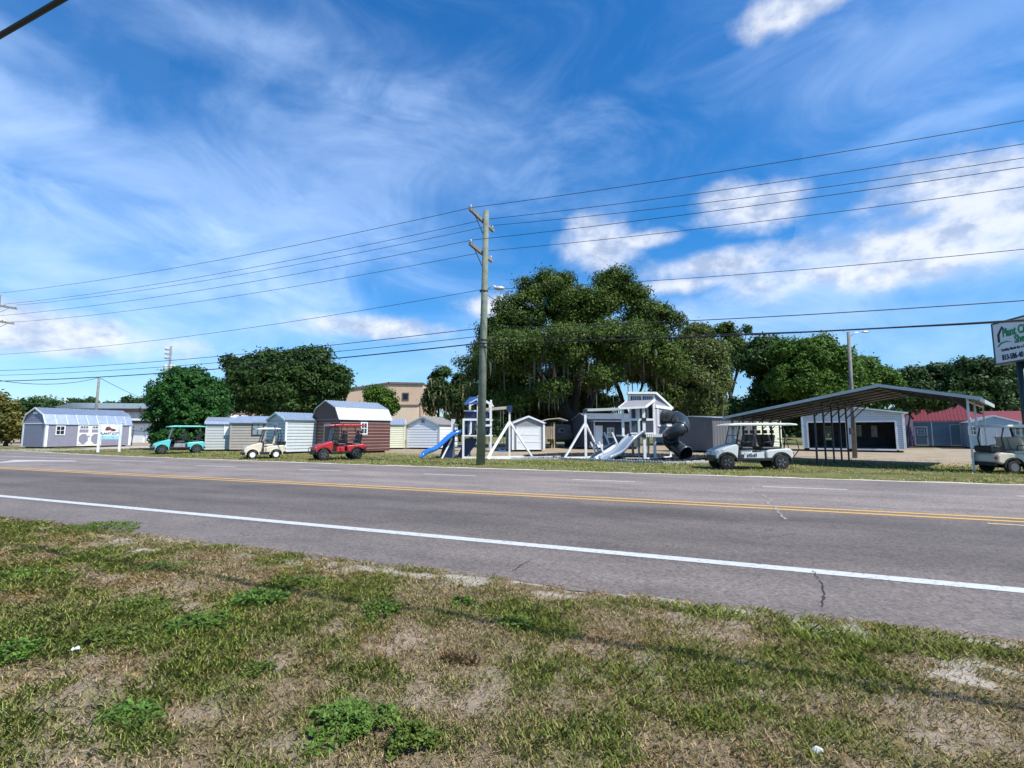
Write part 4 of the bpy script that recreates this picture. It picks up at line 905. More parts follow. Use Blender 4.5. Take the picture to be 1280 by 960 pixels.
# ================================================================== utility poles and wires
PW=mat('green_treated_pole',(.17,.195,.145),.85,var=.25,scale=3,bump=.4,bscale=12); AW=mat('weathered_crossarm',(.22,.20,.18),.9,var=.3); INS=mat('insulator',(.55,.55,.52),.3); GW=mat('grey_wood_pole',(.20,.19,.17),.9,var=.25,scale=3,bump=.3); WIRE=mat('cable_black',(.012,.012,.013),.6)
dirv=Vector((ca,-sa,0)); nv_=Vector((sa,ca,0))
P0=at(601,541,22.7); P0.z=0
HT=12.15
def utility(P,label,H,arms,lamp=False,r0=.19,r1=.13,lean=(0,0)):
    root=thing('utility_pole',label,'utility pole',P)
    MB().tube([(0,0,0),(lean[0]*.5,lean[1]*.5,H*.5),(lean[0],lean[1],H)],[r0,(r0+r1)/2,r1],16).build('pole',PW,root)
    for z,hl in arms:
        c=Vector((lean[0]*z/H,lean[1]*z/H,z))-dirv*.22
        a=MB().bar(c-nv_*hl,c+nv_*hl,.12,.16); ao=a.build('crossarm',AW,root)
        for o in (-hl+.12,hl-.12,hl*.38): q=c+nv_*o; b=MB(); b.tube([q+Vector((0,0,.08)),q+Vector((0,0,.14)),q+Vector((0,0,.18)),q+Vector((0,0,.23))],[.02,.04,.055,.03],8); b.build('insulator',INS,ao)
        b=MB(); b.bar(c-nv_*.8-Vector((0,0,.06)),c-Vector((0,0,.75))+dirv*.08,.03); b.bar(c+nv_*.8-Vector((0,0,.06)),c-Vector((0,0,.75))+dirv*.08,.03); b.build('arm_brace',DARKSTEEL,ao)
    return root
lean0=(.20,0)
u0=utility(P0,'tall green wooden utility pole with two crossarms in front of the blue playset',HT+.25,[(11.95,1.35),(10.3,1.25)],lean=lean0,r0=.21,r1=.13)
b=MB(); b.tube([(.15,0,8.35),(.5,0,8.6),(.75,0,8.55)],.03,8); lo_=b.build('lamp_arm',STEEL,u0); MB().sphere((.85,0,8.47),.26,.14,.11).build('lamp_head',mat('lamp_grey',(.55,.56,.56),.4,.2),lo_)
b=MB(); 
for z in (5.55,5.9,8.3): MB().cyl((.1,0,z),(.1,0,z+.06),.205).build('band',DARKSTEEL,u0)
PL_=P0-dirv*45.2
u1=utility(PL_,'utility pole just past the left picture edge with its crossarms reaching in',13.1,[(12.25,1.3),(10.9,1.2)])
def wire(name,label,left,mid,right,off,r=.0125,sagL=.5,cat='overhead wire'):
    def solve(px,o):
        # t along the pole line where this wire crosses picture column px
        u=(px-640)/F*cp; a=P0+nv_*o
        t=(u*a.y-a.x)/(ca+u*sa); p=a+dirv*t; return t,p
    tL,pL=solve(left[0],off); zL=at(left[0],left[1],pL.y).z
    tM,pM=solve(mid[0],off); zM=at(mid[0],mid[1],pM.y).z
    tR,pR=solve(right[0],off); zR=at(right[0],right[1],pR.y).z
    # parabola left span through zL and zM with given sag; right span sag from zR
    pts=[]
    T0=-45.2
    for i in range(25):
        f=i/24; t=T0*(1-f)
        zz=zL+(zM-zL)*(t-tL)/(0-tL)-4*sagL*((t-T0)/-T0)*(1-(t-T0)/-T0); p=P0+nv_*off+dirv*t; pts.append((p.x,p.y,zz))
    fr=tR/45.; S=(zM-zR)/(4*fr*(1-fr))
    for i in range(1,21):
        f=i/20; p=P0+nv_*off+dirv*(45*f); pts.append((p.x,p.y,zM-4*S*f*(1-f)))
    b=MB().tube(pts,r,5); o=b.build(name,WIRE); tag(o,label,cat,'wires along the road'); return pts
wire('overhead_wire','topmost thin overhead wire from the near end of the upper crossarm',(0,361),(601,257),(1280,158),-1.1)
wire('overhead_wire','second thin overhead wire from the top, from the middle of the upper crossarm',(0,378),(601,275),(1280,186),.35)
wire('overhead_wire','third thin overhead wire from the top, from the far end of the upper crossarm',(0,382),(601,284),(1280,203),1.1)
wire('overhead_wire','fourth thin overhead wire from the top, near end of the lower crossarm',(0,390),(601,298),(1280,214),-1.05)
wire('overhead_wire','fifth thin overhead wire from the top, far end of the lower crossarm',(0,403),(601,315),(1280,238),1.05)
wire('overhead_wire','sixth wire from the top, fixed alone below the crossarms',(0,441),(601,362),(1280,314),0.1)
wire('telephone_cable','upper of the three low cables crossing the big oak',(0,462),(601,410),(1280,377),.1,.018,.35)
wire('telephone_cable','middle of the three low cables crossing the big oak',(0,468),(601,420),(1280,402.5),.15,.016,.35)
wire('telephone_cable','lowest and thickest of the three low cables crossing the big oak',(0,475),(601,429),(1280,401),-.12,.03,.35)
# service drop into the oak
b=MB(); a=Vector((P0.x+.1,P0.y,8.25)); e=at(745,412,44)
b.tube([a+(e-a)*(i/12)+Vector((0,0,-4*.9*(i/12)*(1-i/12))) for i in range(13)],.014,5); tag(b.build('overhead_wire',WIRE),'thin wire dropping from the pole lamp into the big oak','overhead wire','wires along the road')
# dark near cable at the top left
A=ray(0,40); B=ray(85,0); k=6.0; A=Vector((0,0,EYE))+A*(k/A.y)*.78; 
H=4.35; Al=Vector((0,0,EYE))+ray(0,40)*(H/ray(0,40).z); Bl=Vector((0,0,EYE))+ray(85,0)*(H/ray(85,0).z)
dd=sd(1,0)
mid=(Al+Bl)/2
b=MB(); b.tube([mid+dd*t+Vector((0,0,(t/45)**2*.5)) for t in range(-60,46,3)],.027,8); tag(b.build('telephone_cable',WIRE),'thick black cable cutting the top left corner of the sky','cable')
# poles in the left background
p=gx(117,60); root=thing('utility_pole','plain leaning grey pole rising behind the grey barn roof','utility pole',p); top=at(124,472,60)-Vector(p); MB().tube([(0,0,0),tuple(top)],[.16,.13],10).build('pole',GW,root)
tp=p+top
for (e,lab) in ((at(-30,470,44),'drooping wire running left from the plain leaning pole'),(at(196,505,90),'wire sloping down right from the plain leaning pole')):
    b=MB(); b.tube([tp+(e-tp)*(i/10)+Vector((0,0,-4*(.8 if 'left' in lab else .2)*(i/10)*(1-i/10))) for i in range(11)],.03,5); tag(b.build('overhead_wire',WIRE),lab,'overhead wire')
p=gx(206,66); root=thing('utility_pole','pole with transformers and insulators above the round green tree','utility pole',p); H=(541-432)/600*66+1.5
MB().tube([(0,0,0),(0,0,H)],[.2,.14],10).build('pole',GW,root)
for z,hl in ((H-.5,.35),(H-1.1,.55),(H-1.7,.35)): MB().box(-.75,.05,-.06,.06,z-.06,z+.06).build('crossarm',AW,root); MB().sphere((-.7,0,z+.2),.12,.12,.2).build('insulator',INS,root)
for x in (-.42,.42,.8): MB().tube([(x,-.2,H-3.6),(x,-.2,H-3.5),(x,-.2,H-2.7),(x,-.2,H-2.6)],[.1,.26,.26,.1],12).build('transformer',mat('transformer_grey',(.45,.47,.48),.5),root)
# right light pole in front of the open shed
p=gx(1066.5,29); root=thing('light_pole','slim wooden pole with a lamp arm rising through the carport','light pole',p); H=(541-415)/600*29+1.5
t=at(1060.5,415,29)-Vector(p); MB().tube([(0,0,0),tuple(t)],[.13,.09],12).build('pole',GW,root)
a=MB().tube([(t.x,0,t.z-.35),(t.x+.4,0,t.z-.05),(t.x+.9,0,t.z+.02)],.025,6).build('lamp_arm',STEEL,root); MB().sphere((t.x+1.05,0,t.z),.26,.1,.06).build('lamp_head',STEEL,a); MB().box(-.3,-.12,-.2,-.08,1.4,1.8).build('meter_box',DARKSTEEL,root)
# ================================================================== golf carts
def paint(name,c,rough=.3): return mat(name,c,rough,var=.04,coat=.4)
def cart(label,pos,rz,L,body,roofc,seatc,rim,lifted,rows,H=1.95,panel=None,rear='seat',winds=True,fold=False,flareblack=False,roofx=None,text_=None,Wd=1.2):
    root=thing('golf_cart',label,'golf cart',pos,rz,'golf carts parked along the grass')
    r=.30 if lifted else .24; hw=Wd/2; zf=.36+(.09 if lifted else 0); xf=-L/2+.42; xr=L/2-.50
    def arch(xc,rr,k=9,rev=False):
        pts=[(xc+rr*math.cos(math.pi*i/(k-1)),r+rr*math.sin(math.pi*i/(k-1))) for i in range(k)]
        return pts if not rev else pts[::-1]
    RA=r+.07
    # chassis
    b=MB(); b.box(xf+r+.08,xr-r-.08,-hw+.06,hw-.06,zf-.10,zf); b.box(xf-.25,xr+.35,-.22,.22,zf-.12,zf-.02); b.box(xf+r+.1,xr-r-.1,-hw,-hw+.1,zf-.08,zf+.04); b.box(xf+r+.1,xr-r-.1,hw-.1,hw,zf-.08,zf+.04)
    b.build('chassis',BLACK,root,bevel=.01)
    MB().cyl((xf,-hw+.1,r),(xf,hw-.1,r),.04).cyl((xr,-hw+.1,r),(xr,hw-.1,r),.05).build('axle',DARKSTEEL,root)
    # cowl : low nose rising to the dashboard, arch cut out
    zl=zf+.0
    arcp=[p for p in arch(xf,RA) if p[1]>zl-.06]
    arcp=arcp[::-1] if arcp[0][0]>arcp[-1][0] else arcp
    out=[(-L/2,zl-.02),(-L/2-.02,zl+.16),(-L/2+.08,zl+.32),(-L/2+.35,zl+.44),(xf+.32,zl+.56),(xf+.42,zl+.58),(xf+.50,zl+.50),(xf+.44,zl+.04),(xf+RA+.03,zl-.03)]+arcp[::-1]
    b=MB(); b.prism(out,-hw+.04,hw-.04); b.build('cowl',body,root,bevel=.05)
    MB().box(xf+.46,xf+.60,-hw+.1,hw-.1,zl+.42,zl+.62).build('dashboard',BLACK,root,bevel=.03)
    # front bumper & headlights
    b=MB(); b.box(-L/2-.10,-L/2+.03,-hw*.75,hw*.75,zl-.12,zl+.02); 
    if lifted: b.tube([(-L/2-.12,-.3,zl-.1),(-L/2-.18,-.3,zl+.15),(-L/2-.1,-.3,zl+.26)],.02,6); b.tube([(-L/2-.12,.3,zl-.1),(-L/2-.18,.3,zl+.15),(-L/2-.1,.3,zl+.26)],.02,6); b.tube([(-L/2-.1,-.3,zl+.26),(-L/2-.1,.3,zl+.26)],.02,6)
    b.build('bumper',BLACK,root,bevel=.015)
    if flareblack and lifted: MB().prism([(-L/2-.035,zl+.0),(-L/2-.035,zl+.12),(-L/2+.02,zl+.16),(-L/2+.05,zl+.0)],-hw*.7,hw*.7).build('grille',BLACK,root)
    for y in (-hw*.62,hw*.62): MB().sphere((-L/2+.06,y,zl+.22),.05,.12,.06).build('headlight',mat('lamp_glass',(.75,.78,.8),.1,spec=.9),root)
    # rear body
    arr=[p for p in arch(xr,RA) if p[1]>zl-.06]; arr=arr[::-1] if arr[0][0]>arr[-1][0] else arr
    x0=xr-RA-.22
    out=[(x0,zl-.03),(x0-.02,zl+.30),(x0+.12,zl+.36),(L/2-.12,zl+.42),(L/2,zl+.32),(L/2+.02,zl+.05),(xr+RA+.02,zl-.03)]+arr[::-1]
    b=MB(); b.prism(out,-hw+.04,hw-.04); b.build('rear_body',body,root,bevel=.05)
    MB().box(L/2-.02,L/2+.07,-hw*.8,hw*.8,zl-.08,zl+.04).build('rear_bumper',BLACK,root,bevel=.01)
    for y in (-hw*.8,hw*.8): MB().box(L/2-.01,L/2+.035,y-.05,y+.05,zl+.16,zl+.26).build('tail_light',mat('tail_red',(.5,.02,.02),.2),root)
    # fender flares
    fm=BLACK if flareblack else body
    for xc in (xf,xr):
        for s in (-1,1):
            a=MB(); A1=arch(xc,RA+.01,11); A2=arch(xc,RA+.055,11)
            A1=[p for p in A1 if p[1]>r-.001]; 
            a.prism(A1+A2[::-1],s*hw-.06 if s>0 else -hw-.02,s*hw+.02 if s>0 else -hw+.06); a.build('fender',fm,root)
    # wheels
    for xc in (xf,xr):
        for s in (-1,1):
            y0,y1=(s*(hw-.20),s*(hw-.005)); w=MB(); ya,yb=min(y0,y1),max(y0,y1)
            w.tube([(xc,ya,r),(xc,ya+.02,r),(xc,yb-.03,r),(xc,yb,r)],[r*.86,r,r,r*.88],22)
            wo=w.build('wheel',RUBBER,root)
            q=MB(); yo=yb if s>0 else ya; q.tube([(xc,yo-.01*s,r),(xc,yo+.008*s,r)],[r*.62,r*.60],18)
            ro=q.build('rim',rim,wo)
            if lifted:
                q=MB()
                for k in range(5):
                    a_=2*math.pi*k/5; q.bar((xc+.05*math.cos(a_),yo+.012*s,r+.05*math.sin(a_)),(xc+r*.56*math.cos(a_),yo+.012*s,r+r*.56*math.sin(a_)),.045,.02,up=(0,1,0))
                q.build('spoke',SPOKE,ro)
    # seats
    def seat(x,face,w=None):
        zs=zl+.36; w=hw*.86
        MB().box(x-.24,x+.22,-w+.06,w-.06,zl,zs-.02).build('seat_base',panel if panel else body,root,bevel=.02)
        MB().box(x-.27,x+.24,-w,w,zs,zs+.12).build('seat',seatc,root,bevel=.05)
        sg=1 if face<0 else -1     # face<0 looks to the front (-x)
        for y in (-w/2-.0,w/2+.0):
            vs=[]
            bx=x+sg*.22
            b=MB(); b.prism([(bx-.05,zs+.12),(bx+.07,zs+.12),(bx+sg*.10+.07,zs+.58),(bx+sg*.10+.0,zs+.64),(bx+sg*.10-.05,zs+.58)],y-w/2+.03,y+w/2-.03); b.build('backrest',seatc,root,bevel=.045)
            if fold or seatc is BLACKV:
                MB().box(bx+sg*.12-.03,bx+sg*.12+.05,y-.12,y+.12,zs+.66,zs+.80).build('headrest',seatc,root,bevel=.03)
        b=MB(); 
        for s in (-1,1): b.tube([(x-.18*-sg*-1,s*(w+.02),zs+.12),(x-.16*-sg*-1,s*(w+.03),zs+.30),(x+.2*sg,s*(w+.03),zs+.33)],.018,6)
        b.build('armrest',BLACK,root)
    for x,f in rows: seat(x,f)
    if rear=='bag':
        MB().box(L/2-.38,L/2+.05,-hw*.6,hw*.6,zl+.42,zl+.66).build('bag_well',BLACK,root,bevel=.04)
    if rear=='fold':
        MB().box(L/2+.02,L/2+.42,-hw*.7,hw*.7,zl-.02,zl+.03).build('rear_footplate',BLACK,root,bevel=.01)
        b=MB()
        for s in (-1,1): b.tube([(L/2+.1,s*hw*.6,zl+.03),(L/2+.38,s*hw*.6,zl+.35),(L/2+.30,s*hw*.6,zl+.75),(L/2-.1,s*hw*.6,zl+.8)],.02,6)
        b.tube([(L/2+.30,-hw*.6,zl+.75),(L/2+.30,hw*.6,zl+.75)],.02,6); b.build('grab_rail',BLACK,root)
    if panel is not None:
        for s in (-1,1):
            x1_=xf+RA+.28; x2=x0-.12
            b=MB(); b.prism([(x1_,zl+.0),(x2,zl+.0),(x2-.02,zl+.26),(x1_+.06,zl+.24)],s*hw-.05 if s>0 else -hw+.0,s*hw if s>0 else -hw+.05); b.build('side_panel',panel,root,bevel=.01)
    # roof, posts, windscreen
    rx0,rx1=roofx if roofx else (xf+.12,xr+.42)
    prof=[(rx0,H-.11),(rx0+.1,H-.12),(rx1-.1,H-.10),(rx1,H-.09),(rx1-.05,H-.03),(rx1-.35,H),(rx0+.45,H),(rx0+.08,H-.05)]
    b=MB(); b.prism(prof,-hw+.02,hw-.02); b.build('roof',roofc,root,bevel=.03)
    for s in (-1,1):
        y=s*(hw-.12)
        b=MB().tube([(xf+.42,y,zl+.5),(xf+.62,y,H-.12)],.022,6); b.build('post',BLACK,root)
        b=MB().tube([(xr+.18,y,zl+.40),(xr+.26,y,H-.5),(xr+.16,y,H-.11)],.024,6); b.build('post',BLACK,root)
        if len(rows)>1 and L>2.6: b=MB().tube([(xf+1.22,y,zl+.05),(xf+1.24,y,H-.12)],.02,6); b.build('post',BLACK,root)
    if winds:
        a=Vector((xf+.40,0,zl+.55)); t=Vector((xf+.60,0,H-.13)); w=hw-.14
        f=MB(); 
        for p_,q_ in (((a.x,-w,a.z),(t.x,-w,t.z)),((a.x,w,a.z),(t.x,w,t.z)),((a.x,-w,a.z),(a.x,w,a.z)),((t.x,-w,t.z),(t.x,w,t.z)),(((a.x+t.x)/2,-w,(a.z+t.z)/2),((a.x+t.x)/2,w,(a.z+t.z)/2))): f.bar(p_,q_,.03,.02)
        fo=f.build('windscreen',BLACK,root); g=MB(); g.add([(a.x+.002,-w,a.z),(a.x+.002,w,a.z),(t.x+.002,w,t.z),(t.x+.002,-w,t.z),(a.x+.008,-w,a.z),(a.x+.008,w,a.z),(t.x+.008,w,t.z),(t.x+.008,-w,t.z)],[(0,1,2,3),(7,6,5,4),(0,4,5,1),(2,6,7,3),(1,5,6,2),(0,3,7,4)]); g.build('pane',CLEAR,fo)
    # steering wheel
    c=Vector((xf+.78,-hw*.45,zl+.66)); ax=Vector((-.55,0,-.8)).normalized(); u=Vector((0,1,0)); v=ax.cross(u)
    st=MB().tube([c+(u*math.cos(t*.3927)+v*math.sin(t*.3927))*.17 for t in range(17)],.016,6,cap=False); st.tube([c,c+ax*.32],.02,6); st.bar(c-u*.16,c+u*.16,.03,.015); st.build('steering_wheel',BLACK,root)
    return root,zl,hw,xf,xr
TURQ=paint('turquoise_paint',(.10,.50,.50)); BEIGE=paint('beige_paint',(.62,.55,.42),.4); REDP=paint('red_paint',(.42,.012,.02)); WHITEP=paint('white_cart_paint',(.62,.63,.60)); BLACKV=mat('black_vinyl',(.02,.02,.022),.5); CREAMV=mat('cream_vinyl',(.55,.47,.35),.55,var=.08); GREYP=paint('grey_panel_paint',(.28,.27,.29),.4)
WRIM=mat('white_wheel',(.75,.75,.74),.4); BRIM=mat('black_rim',(.03,.03,.03),.35,.3); ROOFW=paint('roof_white',(.74,.72,.66),.45)
SPOKE=mat('spoke_metal',(.22,.22,.23),.4,.6)
def cpos(px,Y): return gx(px,Y)
cart('turquoise four seat golf cart with turquoise roof beside the round tree',cpos(225,35.3),R(43),3.0,TURQ,TURQ,BLACKV,BRIM,True,[(.02,-1),(.92,-1)],H=2.02,panel=GREYP,rear='none',flareblack=False,roofx=(-.85,1.5),winds=True)
cart('small beige two seat golf cart with white roof before the tan shed',cpos(331,28.6),R(35),2.15,BEIGE,ROOFW,CREAMV,WRIM,False,[(.18,-1)],H=1.80,rear='bag',roofx=(-.5,.82))
cart('glossy red lifted four seat golf cart with red roof before the maroon barn',cpos(424,27.4),R(37),2.75,REDP,REDP,BLACKV,BRIM,True,[(-.02,-1),(.82,-1)],H=1.98,panel=REDP,flareblack=True,roofx=(-.76,1.32))
rt,zl,hw,xf,xr=cart('long white six seat golf cart with black seats left of the carport posts',cpos(934,20.4),R(1),3.15,WHITEP,ROOFW,BLACKV,BRIM,True,[(-.28,-1),(.55,-1),(.95,1)],H=1.90,panel=WHITEP,flareblack=True,rear='fold',roofx=(-1.1,1.85))
for k in range(6):
    b=MB(); b.box(-.35+k*.07,-.31+k*.07,-hw-.012,-hw-.001,zl+.06+.02*(k%2),zl+.16+.03*(k%3)); b.build('decal',INK,rt)
b=MB(); b.box(-.62,-.48,-hw-.012,-hw-.001,zl+.05,zl+.17); b.build('decal',INK,rt)
b=MB(); b.box(xf+.47,xf+.49,-.45,-.3,zl+.72,zl+.9); b.build('paper_notice',WHITE,rt)
cart('beige four seat golf cart with cream seats cut by the right picture edge',cpos(1271,18.3),R(180-3),2.5,BEIGE,ROOFW,CREAMV,mat('dark_steel_wheel',(.12,.12,.13),.5),False,[(.02,-1),(.38,1)],H=1.80,rear='bag',roofx=(-.7,1.05),flareblack=True)
# ================================================================== gravel bed and edging
GRAV=mat('dark_rubber_mulch',(.035,.033,.035),.95,var=.5,scale=20,bump=.8,bscale=25)
bed=[(650,574.0),(700,574.2),(760,576.6),(830,579.2),(884,577.6),(890,570),(830,568),(760,567),(700,567),(655,569.5)]
ragged('gravel_bed',bed,.014,GRAV,'dark mulch bed under the white and grey playset',.05)
rs=np.random.RandomState(9)
def bedpts(n,z=.02):
    P=[G(*p) for p in bed]; xs=[p.x for p in P]; ys=[p.y for p in P]; out=[]
    while len(out)<n:
        x=rs.uniform(min(xs),max(xs)); y=rs.uniform(min(ys),max(ys)); ins=False; j=len(P)-1
        for i in range(len(P)):
            if (P[i].y>y)!=(P[j].y>y) and x<(P[j].x-P[i].x)*(y-P[i].y)/(P[j].y-P[i].y)+P[i].x: ins=not ins
            j=i
        if ins: out.append((x,y,z))
    return np.array(out)
c=bedpts(14000); n=len(c); u=rs.normal(0,1,(n,3)); u/=np.linalg.norm(u,axis=1)[:,None]; w=np.cross(u,rs.normal(0,1,(n,3))); w/=np.linalg.norm(w,axis=1)[:,None]; sz=.03*(.5+rs.rand(n))[:,None]
V=np.stack([c-u*sz-w*sz*.6,c+u*sz-w*sz*.6,c+u*sz+w*sz*.6,c-u*sz+w*sz*.6],1); V[:,:,2]=np.maximum(V[:,:,2]+rs.rand(n,1)*.05,.016)
o=numpy_mesh('mulch',V,4,BLADE,cols=np.array([.05,.047,.05])*(.4+1.6*rs.rand(n,1))); tag(o,'loose dark mulch chips filling the play bed','mulch',kind='stuff')
EDG=mat('grey_edging_block',(.42,.43,.43),.85,var=.2,scale=3)
root=thing('bed_edging','row of scalloped grey blocks edging the dark mulch bed','edging',(G(770,577).x,G(770,577).y,0))
line=[G(*p) for p in [(640,574.5),(700,574.6),(760,577.0),(830,579.8),(858,579.5),(886,577.8)]]; tot=0
pts=[]; 
for a,c_ in zip(line,line[1:]):
    k=max(1,int((c_-a).length/.14)); pts+=[a.lerp(c_,j/k) for j in range(k)]
pts=pts[:100]
for i,p in enumerate(pts):
    q=pts[min(i+1,len(pts)-1)]; d=(q-p); 
    if d.length<1e-4: d=pts[i]-pts[i-1]
    a_=math.atan2(d.y,d.x); o0=root.location; h_=.13+random.uniform(-.02,.02)
    M=Matrix.Translation(p-Vector(o0))@Matrix.Rotation(a_,4,'Z')
    MB().prism([(-.063,0),(.063,0),(.063,h_*.8),(.03,h_),(-.03,h_),(-.063,h_*.8)],-.04,.04,'y',M).build('edging_block',EDG,root)
# ================================================================== playsets
WOODW=VINYL; NAVYB=mat('blue_canopy',(.03,.075,.22),.5); NAVYP=mat('navy_plastic',(.018,.03,.10),.4,var=.05); BLUEP=mat('blue_plastic',(.03,.17,.55),.25,var=.05,coat=.3); TANW=mat('tan_beam',(.40,.34,.28),.6); SLATEW=mat('slate_board',(.06,.065,.09),.5,var=.1); LAV=mat('lavender_siding',(.32,.31,.36),.6,var=.05)
GREYROOF=mat('grey_play_roof',(.24,.23,.25),.7,var=.1); SILV=mat('silver_blue_slide',(.20,.25,.31),.45,var=.05,coat=.3); TUBE=mat('black_tube_plastic',(.030,.037,.042),.32,var=.08,coat=.2); ROPE=mat('swing_chain',(.12,.12,.12),.5,.5)
class Loc:
    def __init__(s,root,Y): s.o=Vector(root.location); s.Y=Y; s.root=root
    def __call__(s,px,py,dy=0): 
        p=at(px,py,s.Y+dy)-s.o; p.z=max(p.z,0); return p
def rods(b,L,pairs,w,dy=0):
    for a,c_ in pairs: b.bar(L(*a,dy),L(*c_,dy),w)
    return b
def slide(L,pts,width,m,root,dyv,wall=.14):
    "open slide following picture points, its width running along direction dyv"
    b=MB(); c=[L(*p) for p in pts]; wv=Vector(dyv).normalized()*width/2
    prof=[(-1,wall),(-.93,wall),(-.85,.04),(-.5,0),(.5,0),(.85,.04),(.93,wall),(1,wall),(1,-.05),(-1,-.05)]
    vs=[];n=len(prof)
    for i,p in enumerate(c):
        for (a,h) in prof: vs.append(p+wv*a+Vector((0,0,h)))
    fs=[]
    for i in range(len(c)-1):
        for k in range(n): fs.append((i*n+k,i*n+(k+1)%n,(i+1)*n+(k+1)%n,(i+1)*n+k))
    fs.append(tuple(range(n))); fs.append(tuple(range(len(c)*n-1,(len(c)-1)*n-1,-1)))
    b.add(vs,fs,True); o=b.build('slide',m,root); 
    return o
def playset1():
    Y=28.3; root=thing('playset','navy and white playset with a wavy blue slide and one swing','playset',gx(596,Y)); L=Loc(root,Y); D=1.5
    def post(px,py0,py1,dy,w=.11,name='post',m=WOODW):
        a=L(px,py0,dy); c_=L(px,py1,dy); a.z=0 if py0>=569 else a.z; c_.x=a.x
        b=MB(); b.bar(a,c_,w); return b.build(name,m,root)
    for px in (579,597,613.5):
        post(px,572,500 if px!=579 else 524,0); 
    for px in (587,597,612): post(px,572,504,D)
    post(567,572,524,.6,.12); post(564.5,572,524,1.6,.10)
    # floor
    a,c_=L(577,544),L(615,544); MB().box(a.x,c_.x,-.05,D+.1,a.z-.08,a.z).build('platform',WOODW,root,bevel=.01)
    a,c_=L(565,543.5,.5),L(580,543.5,.5); MB().box(a.x,c_.x-.02,.3,D,a.z-.06,a.z-.01).build('landing',NAVYP,root)
    # rails and balusters
    for z1,z0 in ((524.5,543),):
        for dy in (0,D):
            a,c_=L(579,z1,dy),L(613,z1,dy); MB().bar((a.x,a.y,a.z),(c_.x,c_.y,a.z),.09,.12).build('railing',WOODW,root)
            for k in range(9):
                px=581+k*3.8; p,q=L(px,542,dy),L(px,526,dy); q.x=p.x; MB().bar(p+Vector((0,.02,0)),q+Vector((0,.02,0)),.10,.03).build('baluster',WOODW if k==2 else NAVYP,root)
    a=L(579,526);  
    for px in (579,614): p=L(px,524.5); MB().bar((p.x,0,p.z),(p.x,D,p.z),.08,.1).build('railing',WOODW,root)
    # upper navy panels and rails
    for dy in (0,):
        a,c_=L(582,523,dy),L(596,515.5,dy); MB().box(a.x,c_.x,.03,.06,a.z,c_.z).build('upper_panel',NAVYP,root)
        a,c_=L(598,529,dy),L(612,515.5,dy); MB().box(a.x,c_.x,.03,.06,a.z,c_.z).build('upper_panel',NAVYP,root)
        a,c_=L(580,513.5),L(614,513.5); MB().bar((a.x,0,a.z),(c_.x,0,a.z),.06,.08).build('top_rail',WOODW,root)
        a,c_=L(597,531.8),L(615,531.8); MB().bar((a.x,-.07,a.z),(c_.x,-.07,a.z),.05,.12).build('top_rail',WOODW,root)
    for (p0,p1) in (((580,569),(597,569)),((597,569),(615,569))):
        a,c_=L(*p0),L(*p1); MB().box(a.x,c_.x,-.05,.05,.0,.12).build('ground_beam',WOODW,root)
    # lower navy panels (climbing wall behind the slide)
    a,c_,d=L(581,548,.1),L(597,548,.1),L(572,570,.1)
    MB().prism([(a.x,a.z),(c_.x,a.z),(c_.x-.2,a.z-.45),(d.x+.45,.02),(d.x-.1,.02)],.5,.6).build('rock_wall',NAVYP,root)
    # roof : two slopes, blue
    e0,e1,rd=L(580,505.5),L(616,506),L(598,496.2); 
    q4=[L(580,505.8,-.3),L(597.5,505.2,-.3),L(599,496.6,.6),L(587,497.4,.6)]; q4+=[v+Vector((0,0,.05)) for v in q4]; MB().add(q4,[(0,3,2,1),(4,5,6,7),(0,1,5,4),(1,2,6,5),(2,3,7,6),(3,0,4,7)]).build('roof',NAVYB,root)
    a_,c_=L(586,512,D*.8),L(612,500,D*.8); MB().box(a_.x,a_.x+.5,D*.8,D*.8+.05,a_.z-.9,a_.z-.1).build('upper_panel',NAVYP,root)
    b=MB()
    for y in (-.2,D+.15): b.bar((rd.x+.02,y,rd.z),(e1.x,y,e1.z),.07,.09); b.bar((rd.x-.02,y,rd.z-.12),(e0.x+.1,y,e0.z-.05),.04,.05)
    b.bar((rd.x,-.25,rd.z+.03),(rd.x,D+.2,rd.z+.03),.06); b.build('rafter',WOODW,root)
    # swing beam
    a,c_=L(600,512.5,.6),L(637,509.5,.9); MB().bar(a,c_,.14,.17).build('swing_beam',TANW,root,bevel=.01)
    p=L(637,510.5,.9); MB().box(p.x-.16,p.x+.16,p.y-.14,p.y+.14,p.z-.2,p.z+.16).build('beam_bracket',NAVYP,root,bevel=.02)
    t=L(637,514,.9); MB().bar((t.x,t.y,0),t,.11).build('swing_post',WOODW,root)
    q=L(637,527,.9)
    for tip in ((609,575,-.9),(665,570,1.6)):
        f=L(tip[0],tip[1],tip[2]); f.z=0.03; MB().bar(f,q,.11).build('swing_leg',WOODW,root)
    a,c_=L(609,573.5,-.8),L(655,572.5,-.2); a.z=c_.z=.09; MB().bar(a,c_,.12,.16).build('ground_beam',WOODW,root)
    a,c_=L(655,572,-.2),L(700,569.5,.9); a.z=c_.z=.07; MB().bar(a,c_,.16,.1).build('ground_beam',mat('grey_beam',(.5,.51,.52),.6),root)
    for k,px in enumerate((609,627)):
        b=MB(); t0=L(px-1.2,513,.7); t1=L(px+2,513,.7); s0=L(px-1.5,562,.7); s1=L(px+2.5,562,.7)
        b.tube([t0,s0],.012,5); b.tube([t1,s1],.012,5); b.build('swing_chain',ROPE,root)
        b=MB(); m_=(s0+s1)/2; b.prism([(m_.x-.2,m_.z-.12),(m_.x+.22,m_.z-.12),(m_.x+.2,m_.z+.02),(m_.x+.12,m_.z-.05),(m_.x-.12,m_.z-.05),(m_.x-.18,m_.z+.06)],m_.y-.14,m_.y+.14); b.build('swing_seat',BLUEP if k else NAVYP,root,bevel=.02)
